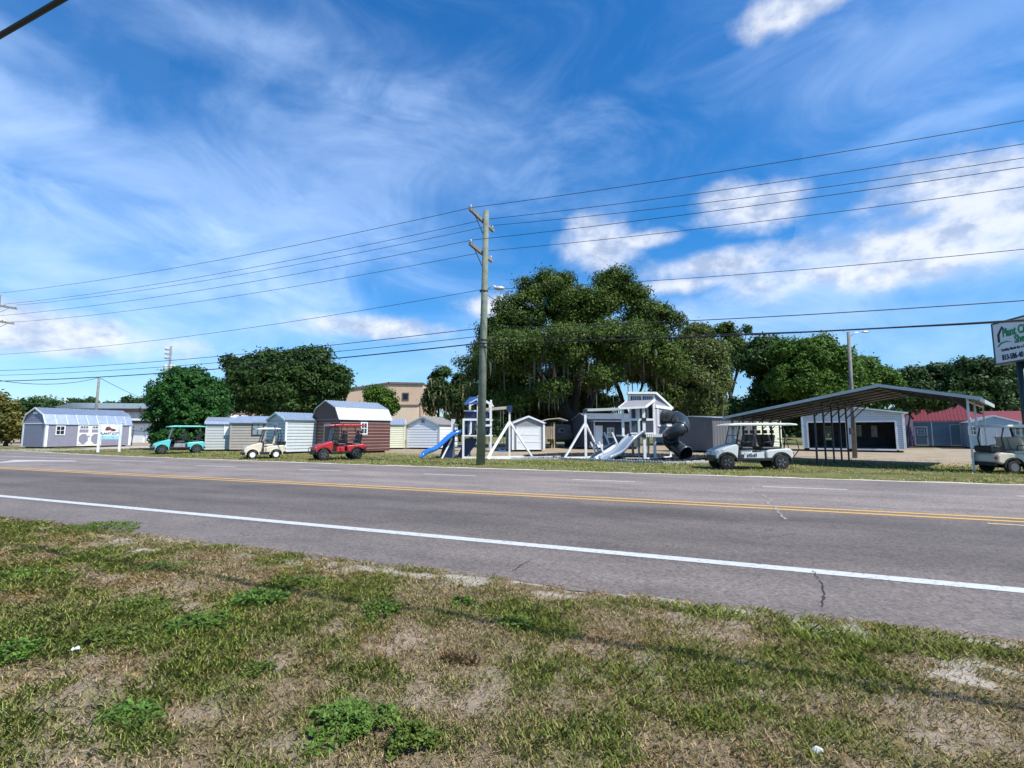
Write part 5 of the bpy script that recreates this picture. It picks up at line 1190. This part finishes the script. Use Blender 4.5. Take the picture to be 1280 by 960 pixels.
    so=slide(L,[(574.5,541,.3),(571,541.2,.2),(566,543.5,.1),(561,547,0),(556.5,551,-.1),(552,555.5,-.2),(548,559,-.3),(544,562,-.4),(539,564,-.5),(534,565.5,-.55),(529.5,568,-.6),(526.5,571.5,-.65)],.62,BLUEP,root,(.40,-.9,0),.17)
    b=MB(); p=L(556,553,0); b.prism([(p.x-.12,p.z-.05),(p.x+.55,p.z+.45),(p.x+.35,.0),(p.x-.35,.0)],.35,.5); b.build('slide_support',NAVYP,root)
    b=MB(); a=L(565,548,.2); b.bar(a,(a.x-.55,a.y-.2,0.02),.09); b.build('slide_brace',WOODW,root)
    for k in range(5): 
        b=MB(); b.bar((L(566,560,.9).x,.9,.15+k*.28),(L(573,560,.9).x,.9,.15+k*.28),.05); b.build('ladder_rung',WOODW,root)
playset1()
def playset2():
    Y=27.0; root=thing('playset','white and slate playset with grey roof, black tube slide and open slide','playset',gx(806,Y)); L=Loc(root,Y); D=1.9
    def vbar(px,py0,py1,dy,w=.11,m=WOODW,name='post'):
        a=L(px,py0,dy); c_=L(px,py1,dy); c_.x=a.x
        if py0>570: a.z=0
        return MB().bar(a,c_,w).build(name,m,root)
    def hb(px0,px1,py,dy,w=.08,t=.1,m=WOODW,name='rail'):
        a=L(px0,py,dy); c_=L(px1,py,dy); c_.z=a.z; return MB().bar(a,c_,w,t).build(name,m,root)
    # posts
    vbar(806,575,507,0,.15); vbar(819,575,492,.55,.13); vbar(779,545,510,.1,.13); vbar(788.5,541,511,.9,.10); vbar(791.5,575,545,1.5,.12,TANW); vbar(838.5,575,509,D,.12); vbar(811,575,509,.9,.10,PALEGREY); vbar(799,575,508,D,.1)
    vbar(779,574,545,1.2,.11,TANW)
    # platform
    a,c_=L(789,544,0),L(826,544,0); MB().box(a.x,c_.x,-.08,D+.1,a.z-.12,a.z+.02).build('platform',WOODW,root,bevel=.01)
    b=MB(); 
    for k in range(9): x=L(806,545).x+.04+k*.105; b.box(x,x+.06,-.13,-.085,a.z-.10,a.z+.08)
    b.build('platform_slat',WOODW,root)
    a=L(778,543.5,.3); c_=L(790,543.5,.3); MB().box(a.x,c_.x-.01,.2,D,a.z-.1,a.z).build('landing',WOODW,root)
    # rails + slate balusters
    hb(777,806,524.5,0,.07,.12); hb(806,819,524.5,.1,.07,.12); hb(788,819,541.5,.0,.06,.07)
    for k in range(5): vbar(790.5+k*1.9,541,526,.03,.07,SLATEW,'baluster')
    vbar(798.6,541,526,.02,.13,PALEBLUE,'baluster')
    for k in range(5): vbar(808.5+k*1.9,541,526,.12,.07,SLATEW,'baluster')
    for px,py,dy in ((805.3,524.5,-.09),(805.3,545,-.09)): p=L(px,py,dy); MB().box(p.x-.11,p.x+.11,p.y-.03,p.y+.02,p.z-.1,p.z+.1).build('bracket',BLACK,root)
    # dark upper wall behind the porch
    a,c_=L(790,543,D*.75),L(818,510,D*.75); MB().box(a.x,c_.x,D*.75,D*.75+.05,a.z,c_.z).build('wall',SLATEW,root)
    vbar(797.5,542,511,D*.7,.22,WOODW,'door_trim'); 
    # porch roof, sloping down towards the front left
    e0,e1,t0,t1=L(773,510.5,-.35),L(807,508.8,-.45),L(784,501.5,.5),L(818.5,500,.5)
    def slab(q,th,name,m):
        vs=[v for v in q]+[v+Vector((0,0,th)) for v in q]; return MB().add(vs,[(0,3,2,1),(4,5,6,7),(0,1,5,4),(1,2,6,5),(2,3,7,6),(3,0,4,7)]).build(name,m,root)
    slab([e0,e1,t1,t0],.05,'porch_roof',GREYROOF)
    b=MB(); b.bar(e0,e1,.06,.12); b.bar(e1,t1,.06,.12); b.bar(e0,t0,.06,.12); b.build('roof_trim',WOODW,root)
    # clerestory wall
    a,c_=L(786,501,.5),L(819,494,.5); z0=a.z-.05; z1=c_.z+.05
    MB().box(a.x,c_.x,.50,.58,z0,z1).build('clerestory_wall',WOODW,root)
    for p0,p1 in ((788.5,801),(803.5,816)):
        x0,x1=L(p0,500,.5).x,L(p1,500,.5).x; za,zb=L(788,500.3,.5).z,L(788,495.3,.5).z
        w=MB(); w.box(x0,x1,.485,.498,za,zb); wo=w.build('window',NAVYP,root); g=MB()
        for k in range(1,5): g.box(x0+(x1-x0)*k/5-.012,x0+(x1-x0)*k/5+.012,.478,.484,za,zb)
        g.build('muntin',WOODW,wo)
    # main roof slopes down to the back right
    r0,r1=L(784.5,493.5,.35),L(819,490.2,.35); r1.z=r0.z=(r0.z+r1.z)/2
    f0=Vector((r0.x,2.4,r0.z-.75)); f1=L(842,511,D); f1.z=r0.z-.80
    b0=L(786,511,D+.5)
    fb=f1+Vector((0,.25,0)); fl_=fb+(r0-r1); slab([r0,r1,fb,fl_],.06,'main_roof',GREYROOF)
    b=MB(); b.bar(r0+Vector((0,-.03,.03)),r1+Vector((0,-.03,.03)),.07,.12); b.bar(r1+Vector((.04,0,.03)),fb+Vector((.04,0,.03)),.07,.13); b.bar(r0+Vector((-.04,0,.03)),fl_+Vector((-.04,0,.03)),.07,.13); b.build('roof_trim',WOODW,root)
    # right gable wall (lavender) with window frame, running back
    A=L(820,541.5,.55); B=L(840,541.5,D); zt0=L(820,493,.55).z; zt1=L(840,509,D).z; zb=L(820,543,.55).z
    dv=(B-A); dv.z=0; nrm=Vector((dv.y,-dv.x,0)).normalized()*.05
    vs=[Vector((A.x,A.y,zb)),Vector((B.x,B.y,zb)),Vector((B.x,B.y,zt1)),Vector((A.x,A.y,zt0))]; vs+= [v-nrm for v in vs]
    MB().add(vs,[(0,1,2,3),(7,6,5,4),(0,4,5,1),(1,5,6,2),(2,6,7,3),(3,7,4,0)]).build('gable_wall',LAV,root)
    off=nrm*.6
    def on(t,py,dyk): p=A+dv*t; q=L(820+20*t,py,.55+(D-.55)*t); return Vector((p.x,p.y,q.z))+nrm*.5
    b=MB(); b.bar(on(0,508,0),on(1,511,0),.06,.16); b.bar(on(.12,511,0),on(.12,533,0),.09,.06); b.bar(on(.12,532,0),on(.95,532,0),.06,.09); b.bar(on(.95,511,0),on(.95,533,0),.07,.06); b.build('wall_trim',WOODW,root)
    # spiral tube
    q=lambda px,py,dy:L(px,py,dy)
    path=[q(829,521.5,1.2),q(834,521.5,1.0),q(840,521.8,.8),q(846,523,.45),q(851,526,.1),q(853,530,-.25),q(851.5,534.5,-.5),q(847.5,538,-.55),q(842,541.5,-.35),q(837.5,545,0),q(836.5,549,.35),q(839,553,.5),q(844,557,.35),q(849,561,.0),q(854,565,-.35),q(858,567.5,-.6)]
    sm=[]
    for i in range(len(path)-1):
        p0=path[max(i-1,0)];p1=path[i];p2=path[i+1];p3=path[min(i+2,len(path)-1)]
        for k in range(4):
            t=k/4; sm.append(.5*((2*p1)+(p2-p0)*t+(2*p0-5*p1+4*p2-p3)*t*t+(3*p1-p0-3*p2+p3)*t**3))
    sm.append(path[-1]); rad=.39
    b=MB(); b.tube(sm,rad,22,cap=False); b.tube(sm[::-1],rad-.03,22,cap=False); to=b.build('tube_slide',TUBE,root)
    b=MB(); 
    for i in (1,12,24,36,48,len(sm)-2): 
        d=(sm[min(i+1,len(sm)-1)]-sm[i]).normalized()*.035; b.tube([sm[i]-d,sm[i]+d],rad+.035,22)if i<len(sm)-3 else b.tube([sm[i]-d,sm[i]-d*.1,sm[i]+d*.1,sm[i]+d],[rad+.02,rad+.05,rad+.05,rad+.02],22,cap=False)
    b.build('tube_ring',mat('tube_ring_plastic',(.06,.07,.075),.35),to)
    # open slide
    slide(L,[(800,541,.1),(796,542,.0),(791.5,545.5,-.15),(787,549.5,-.3),(782.5,554,-.45),(778.5,559,-.6),(774.5,563.5,-.7),(770,567,-.8),(764,569.8,-.9),(758,572.5,-1.0),(755,573.5,-1.05)],.72,SILV,root,(.62,-.78,0),.15)
    # ramp with rope deck and tilted posts
    a,c_=L(744.5,576,-.75),L(772,556.5,-.1); a.z=.06; MB().bar(a,c_,.16,.24).build('ramp_stringer',WOODW,root)
    a2,c2=L(737,570,.9),L(771,552,1.3); a2.z=.06; MB().bar(a2,c2,.10,.18).build('ramp_stringer',WOODW,root)
    vs=[a,c_,c2,a2]; vs=[v+Vector((0,0,.05)) for v in vs]+[v+Vector((0,0,.0)) for v in vs]; MB().add(vs,[(0,1,2,3),(7,6,5,4),(0,4,5,1),(1,5,6,2),(2,6,7,3),(3,7,4,0)]).build('ramp_deck',SLATEW,root)
    for (p0,p1,dy) in (((755.5,569,),(748.8,552),-.6),((772,556,),(765.3,540.5),-.2),((744.5,566),(738.3,552.5),.9),((761.5,555),(755.5,540.5),1.0)):
        MB().bar(L(*p0,dy),L(*p1,dy),.085).build('ramp_post',WOODW,root)
    # swing
    a,c_=L(731,512.8,.6),L(777,511.3,.6); MB().bar(a,c_,.13,.15).build('swing_beam',PALEGREY,root,bevel=.01)
    p=L(731.5,514.5,.6); MB().box(p.x-.12,p.x+.12,p.y-.11,p.y+.11,p.z-.08,p.z+.14).build('beam_bracket',BLACK,root)
    t=L(731.5,516,.6); MB().bar((t.x,t.y,0),t,.13).build('swing_post',WOODW,root)
    q_=L(731.5,528.5,.6)
    for tip in ((705,571,.1),(752,566,1.6)): f=L(*tip); f.z=.05; MB().bar(f,q_,.10).build('swing_leg',WOODW,root)
    for p0,p1 in (((705,571.0,.1),(731,570.5,.5)),((733,570.5,.6),(746,569,1.2))):
        a,c_=L(*p0),L(*p1); a.z=c_.z=.1; MB().bar(a,c_,.1,.12).build('ground_beam',WOODW,root)
    for px in (741,765):
        s0,s1=L(px-1.5,553,.6),L(px+3,553,.6); b=MB(); b.tube([L(px-1,513,.6),s0],.01,5); b.tube([L(px+2,513,.6),s1],.01,5); b.build('swing_chain',ROPE,root); b=MB(); b.box(s0.x-.03,s1.x+.03,s0.y-.1,s0.y+.1,s0.z-.03,s0.z+.0); b.build('swing_seat',BLACK,root,bevel=.01)
    for p0,p1 in (((779,571.5,.3),(806,572,.0)),((806,572.5,0),(820,571.8,.5)),((820,571,.6),(839,570,D))):
        a,c_=L(*p0),L(*p1); a.z=c_.z=.07; MB().bar(a,c_,.1,.1).build('ground_beam',WOODW,root)
playset2()
# ================================================================== trees
LEAFO=leafmat('oak_leaf',(.040,.085,.012),(.085,.135,.022),(.13,.17,.04)); LEAFD=leafmat('dark_leaf',(.024,.055,.013),(.048,.090,.020),(.065,.12,.03)); LEAFB=leafmat('bright_leaf',(.045,.105,.012),(.085,.16,.022),(.12,.20,.035)); LEAFR=leafmat('round_tree_leaf',(.018,.075,.016),(.035,.115,.022),(.06,.15,.03),scale=1.2); LEAFY=leafmat('yellow_green_leaf',(.09,.10,.02),(.17,.15,.035),(.22,.19,.05)); LEAFH=leafmat('hedge_leaf',(.028,.062,.018),(.048,.09,.026),(.06,.11,.03))
BARK=mat('oak_bark',(.032,.027,.022),.95,var=.35,scale=4,bump=.7,bscale=14); MOSS=leafmat('spanish_moss_strand',(.075,.085,.055),(.12,.125,.085),(.20,.20,.15)); MOSSY=leafmat('tan_moss_strand',(.16,.14,.07),(.28,.23,.12),(.38,.31,.18))
def crown_mesh(lobes,n,leaf,seed,nclump,clr,flat=.8,inner=.45,fill=.25):
    rs=np.random.RandomState(seed); L_=np.array(lobes,float); wts=(L_[:,3]*L_[:,4]+L_[:,3]*L_[:,5]+L_[:,4]*L_[:,5]); wts/=wts.sum()
    k=rs.choice(len(L_),nclump,p=wts); d=rs.normal(0,1,(nclump,3)); d/=np.linalg.norm(d,axis=1)[:,None]
    rad=np.where(rs.rand(nclump)<fill,inner*rs.rand(nclump)**.5,.80+.24*rs.rand(nclump))
    cc=L_[k,:3]+d*L_[k,3:6]*rad[:,None]
    cs=clr*(.45+.9*rs.rand(nclump)**1.5)
    w=cs**2; w/=w.sum(); j=rs.choice(nclump,n,p=w); e=rs.normal(0,1,(n,3)); e/=np.linalg.norm(e,axis=1)[:,None]; e*=(rs.rand(n)**.45)[:,None]
    c=cc[j]+e*cs[j][:,None]*np.array([1,1,flat])
    # loose twigs beyond the rim
    m=rs.rand(n)<.05; c[m]+=d[j][m]*cs[j][m][:,None]*rs.rand(m.sum(),1)*.8
    c[:,2]=np.maximum(c[:,2],.25)
    nr=e*.6+d[j]*.5+rs.normal(0,.6,(n,3)); nr[:,2]+=.35; nr/=np.linalg.norm(nr,axis=1)[:,None]
    t=np.cross(nr,rs.normal(0,1,(n,3))); t/=np.linalg.norm(t,axis=1)[:,None]; u=np.cross(nr,t); ln=(leaf*(.55+.9*rs.rand(n)))[:,None]
    return np.stack([c-t*ln,c-u*ln*.5,c+t*ln,c+u*ln*.5],1),cc
def limb(b,path,r0,r1,seed=0):
    rr=random.Random(seed); P=[Vector(p) for p in path]; sm=[]
    for i in range(len(P)-1):
        for k in range(3): sm.append(P[i].lerp(P[i+1],k/3)+Vector((rr.uniform(-1,1),rr.uniform(-1,1),rr.uniform(-.5,.5)))*r0*.25*(i>0 or k>0))
    sm.append(P[-1]); n=len(sm); b.tube(sm,[r0+(r1-r0)*i/(n-1) for i in range(n)],9)
def tree(name,label,cat,px,Y,pxlobes,leafm,n,leaf,nclump,clr,trunkr=.3,limbs=None,seed=1,depthk=.8,group=None,fill=.25,moss=None,flat=.8,trunk_py=None):
    "pxlobes: (px,py,rx,ry[,dy]) ellipses in picture pixels turned into metric lobes at distance Y"
    o=gx(px,Y); root=thing(name,label,cat,o,0,group); k=Y/600; lobes=[]
    for l in pxlobes:
        dy=l[4] if len(l)>4 else 0
        c=at(l[0],l[1],Y+dy)-o; kk=(Y+dy)/600; ra=max(l[2]*kk-clr*.55,l[2]*kk*.5); rb=max(l[3]*kk-clr*.5,l[3]*kk*.5); lobes.append((c.x,c.y,c.z,ra,ra*depthk,rb))
    V,cc=crown_mesh(lobes,n,leaf,seed,nclump,clr,fill=fill,flat=flat)
    b=MB(); rr=random.Random(seed)
    if limbs:
        for (p,r0,r1) in limbs:
            pts=[]
            for q in p:
                v=at(q[0],q[1],Y+(q[2] if len(q)>2 else 0))-o; v.z=max(v.z,-.05); pts.append(v)
            limb(b,pts,r0,r1,seed)
    else:
        mz=min(l[2] for l in lobes); fork=max(.8,mz*.55)
        limb(b,[(0,0,-.1),(rr.uniform(-.2,.2),0,fork)],trunkr*1.15,trunkr*.85,seed)
        for i,l in enumerate(lobes[:7]):
            limb(b,[(rr.uniform(-.1,.1),0,fork*.9),((l[0])*.5,l[1]*.5,(fork+l[2])*.5),(l[0],l[1],l[2]+l[5]*.3)],trunkr*.6,trunkr*.12,seed+i)
    b.build('trunk',BARK,root)
    numpy_mesh('crown',V,4,leafm,root)
    if moss:
        mm,cnt,ln,zlim,msz=moss; rs=np.random.RandomState(seed+50); sel=cc[cc[:,2]<zlim]; 
        if len(sel):
            j=rs.choice(len(sel),cnt); p=sel[j]+rs.normal(0,.5,(cnt,3)); le=ln*(.3+rs.rand(cnt)**2*1.2); a=rs.rand(cnt)*2*np.pi; w=msz*(.5+rs.rand(cnt))
            V=[]
            dx=np.stack([np.cos(a)*w,np.sin(a)*w,0*a],-1); z=lambda f: np.stack([rs.normal(0,.06,cnt),rs.normal(0,.06,cnt),-le*f],-1)
            m1=p+z(.5); e1=p+z(1.0)
            V=np.stack([p-dx,p+dx,m1+dx*.8,e1,m1-dx*.8],1); V[:,:,2]=np.maximum(V[:,:,2],.4)
            numpy_mesh('hanging_moss',V,5,mm,root)
    return root
# left background
tree('bushy_tree','yellowish olive tree at the left picture edge','tree',8,54,[(2,520,22,24),(-10,505,20,20),(18,530,16,20),(-4,540,26,14),(24,545,10,9)],LEAFY,9000,.20,260,.8,.2,seed=2)
tree('leafy_tree','dark tree behind the grey barn, tallest at the left edge','tree',30,70,[(20,520,26,24),(40,512,22,18),(-12,510,20,22),(30,535,30,16)],LEAFH,16000,.22,300,1.0,.3,seed=3)
tree('leafy_tree','dark green tree just above the left end of the grey barn','tree',60,76,[(58,512,20,14),(72,512,14,11),(50,525,22,18)],LEAFH,12000,.22,240,1.0,.3,seed=4)
for i,(px,py,rx,ry,lab) in enumerate([(93,503,7,5,'tiny distant treetop left of the plain leaning pole'),(112,502,9,5,'tiny distant treetop just behind the plain leaning pole'),(140,506,10,4,'low distant treetop over the warehouse roof'),(160,502,9,7,'distant palm like treetop over the warehouse roof'),(182,503,12,8,'distant treetop beside the round green tree')]):
    tree('distant_tree',lab,'tree',px,120,[(px,py,rx,ry),(px+3,py+12,rx,10)],LEAFH,3500,.3,90,.9,.25,seed=10+i)
tree('round_tree','round dense green tree with a domed crown beside the turquoise cart','tree',236,44,[(236,497,44,38),(236,520,47,34),(225,478,22,20),(240,473,20,16),(262,500,24,30),(208,512,20,30),(236,545,44,20)],LEAFR,70000,.13,1100,.55,.35,seed=20,fill=.15,depthk=.9)
tree('oak_tree','broad dark oak behind the three metal sheds','tree',355,68,[(325,468,42,28),(375,462,45,28),(350,480,60,34),(408,485,30,30),(302,490,28,24),(345,448,26,14),(392,445,24,12),(300,455,22,16),(420,470,20,16),(290,505,20,16),(400,505,26,14),(350,508,50,12)],LEAFD,75000,.24,620,1.25,.6,seed=21,depthk=.7,fill=.12)
tree('young_tree','young light green tree rising behind the maroon barn roof','tree',478,56,[(465,492,13,9),(480,497,14,12),(490,508,12,12),(470,508,16,10),(476,488,7,8)],LEAFB,14000,.15,200,.7,.18,seed=22,fill=.2)
tree('moss_tree','thin tree hung with tan moss left of the utility pole','tree',562,66,[(548,480,14,18),(556,465,10,10),(566,495,22,20),(540,500,12,18),(585,500,22,26),(575,478,12,12)],LEAFD,22000,.2,300,.9,.3,seed=23,fill=.1,moss=(MOSSY,1100,1.5,9.0,.11),limbs=[([(545,553),(548,520),(552,490)],.22,.08),([(575,553),(572,520),(578,495)],.2,.08),([(590,553),(588,520),(592,500)],.25,.1)])
tree('leafy_tree','small sunny tree in the shade of the big oak behind the garage shed','tree',672,64,[(672,505,26,24),(655,520,20,20),(690,520,20,18),(640,510,16,14)],LEAFB,20000,.2,260,.9,.22,seed=24)
# the big oak
oak=[(664,363,26,22),(690,357,30,20),(706,350,14,13),(768,352,28,18),(790,368,26,20),(752,378,30,20),(720,385,44,28),(650,392,40,28),(810,395,32,26),(624,412,30,22),(604,445,22,20),(640,440,50,30,-4),(700,430,50,30,-5),(770,425,46,30,-5),(820,430,28,30),(835,455,24,24,-1),(614,468,34,20),(582,455,10,10),(660,480,40,22,3),(720,470,44,22,4),(800,445,40,22,2),(845,400,12,14),(606,492,26,18),(628,500,24,22,5),(700,505,22,20,6),(730,500,26,18,8),(650,505,30,26,7),(690,520,26,26,8),(745,520,24,20,9),(612,500,20,22,4),(835,490,20,22,4),(640,500,26,18,-3),(690,486,24,16,-5),(752,470,30,16,-5),(610,515,18,14,0)]
tree('oak_tree','huge spreading live oak hung with grey moss in the centre','tree',716,52,oak,LEAFO,330000,.135,2100,1.15,.8,seed=30,depthk=.75,fill=.10,moss=(MOSS,1100,2.2,10.5,.09),flat=.65,
 limbs=[([(716,562),(714,540),(710,520),(700,500)],.95,.6),([(710,522),(690,490),(665,455),(640,420)],.5,.12),([(714,530),(722,490),(728,450),(720,400)],.5,.12),([(720,545),(738,500),(760,465),(790,430)],.45,.1),([(725,560),(735,520),(745,480),(750,440),(765,400)],.42,.1),([(700,500),(670,490),(630,480),(600,460)],.3,.08),([(758,465),(775,440),(800,405)],.22,.06),([(690,490),(695,440),(690,390)],.3,.08)])
tree('oak_tree','oak trunk pair and crown seen right of the big oak behind the playset','tree',786,60,[(800,462,40,16),(835,470,30,24),(770,452,30,12),(850,495,24,26),(760,500,18,8),(822,500,20,14)],LEAFO,45000,.2,420,1.1,.4,seed=31,fill=.1,moss=(MOSS,250,2.0,9,.08),limbs=[([(790,556),(784,520),(770,480),(765,450)],.42,.15),([(788,545),(795,505),(806,470)],.3,.1)])
tree('leafy_tree','pale green feathery tree right of the big oak','tree',866,57,[(868,440,34,26),(850,455,28,30),(888,450,26,28),(868,480,40,30),(880,505,30,22),(845,505,24,24),(870,415,20,10),(900,475,14,22)],leafmat('feathery_leaf',(.085,.125,.03),(.14,.17,.05),(.17,.19,.07)),80000,.16,700,1.0,.45,seed=32,fill=.12,moss=(MOSS,180,2.0,9,.08),limbs=[([(871,556),(870,525),(868,480),(866,430)],.4,.12),([(870,520),(850,480),(845,450)],.2,.07),([(870,515),(888,480),(892,450)],.2,.07)])
tree('leafy_tree','tall thin treetop peeking over between the feathery tree and the right grove','tree',915,80,[(885,415,14,10),(905,412,14,10),(918,425,12,12),(932,440,14,14),(935,412,6,6),(905,440,26,20)],LEAFO,22000,.24,260,1.1,.35,seed=33)
tree('leafy_tree','dark broad tree in the right grove beside the feathery tree','tree',950,68,[(945,450,30,22),(965,440,26,20),(935,510,30,18),(975,480,36,26),(990,500,34,20),(950,430,16,10),(960,525,40,12)],LEAFD,50000,.22,460,1.15,.45,seed=34,fill=.1)
tree('leafy_tree','bright sunny broad tree in the middle of the right grove','tree',1010,62,[(1010,448,42,26),(985,440,24,18),(1040,455,32,24),(1000,475,44,26),(1050,480,30,24),(1020,430,24,12),(1060,465,22,20),(1030,500,44,20)],LEAFB,75000,.2,620,1.15,.45,seed=35,fill=.12)
tree('leafy_tree','sunny tree at the right end of the right grove','tree',1090,72,[(1080,462,24,18),(1095,475,26,18),(1110,485,16,14),(1085,490,34,20)],LEAFB,36000,.24,340,1.1,.35,seed=36)
tree('leafy_tree','low dark tree left of the tall sign','tree',1150,76,[(1140,472,22,14),(1165,468,26,14),(1150,490,40,18),(1185,470,22,18),(1175,500,40,18)],LEAFH,42000,.24,380,1.2,.35,seed=37)
tree('leafy_tree','dark tree behind the tall sign','tree',1225,72,[(1215,462,30,20),(1245,470,30,24),(1220,490,44,24),(1275,480,28,28),(1240,510,50,20),(1300,490,30,30)],LEAFH,52000,.24,420,1.2,.4,seed=38)
tree('leafy_tree','low drooping tree half covering the red roof behind the carport','tree',1152,47,[(1145,499,26,11),(1185,498,28,9),(1139,511,9,9),(1212,497,18,9),(1172,507,16,4)],LEAFD,16000,.15,240,.6,.14,seed=39,fill=.2,limbs=[([(1134,560),(1135,535),(1139,512)],.09,.05),([(1139,514),(1160,503),(1190,498)],.05,.03),([(1190,498),(1205,497),(1215,498)],.03,.02)])
# far wood closing the horizon
rs=np.random.RandomState(77); n=60000; ang=rs.uniform(R(25),R(155),n); rr_=rs.uniform(170,240,n); x=rr_*np.cos(ang); y=rr_*np.sin(ang); top=6+4.5*fbm(vA,ang*14,ang*0,4); z=top*rs.rand(n)**.6
c=np.stack([x,y,z],-1); u=rs.normal(0,1,(n,3)); u/=np.linalg.norm(u,axis=1)[:,None]; t=np.cross(u,rs.normal(0,1,(n,3))); t/=np.linalg.norm(t,axis=1)[:,None]; w=np.cross(u,t); sz=(.7+.7*rs.rand(n))[:,None]
o=numpy_mesh('far_wood',np.stack([c-t*sz,c-w*sz*.6,c+t*sz,c+w*sz*.6],1),4,LEAFH); tag(o,'distant dark wood along the horizon','woodland',kind='stuff')
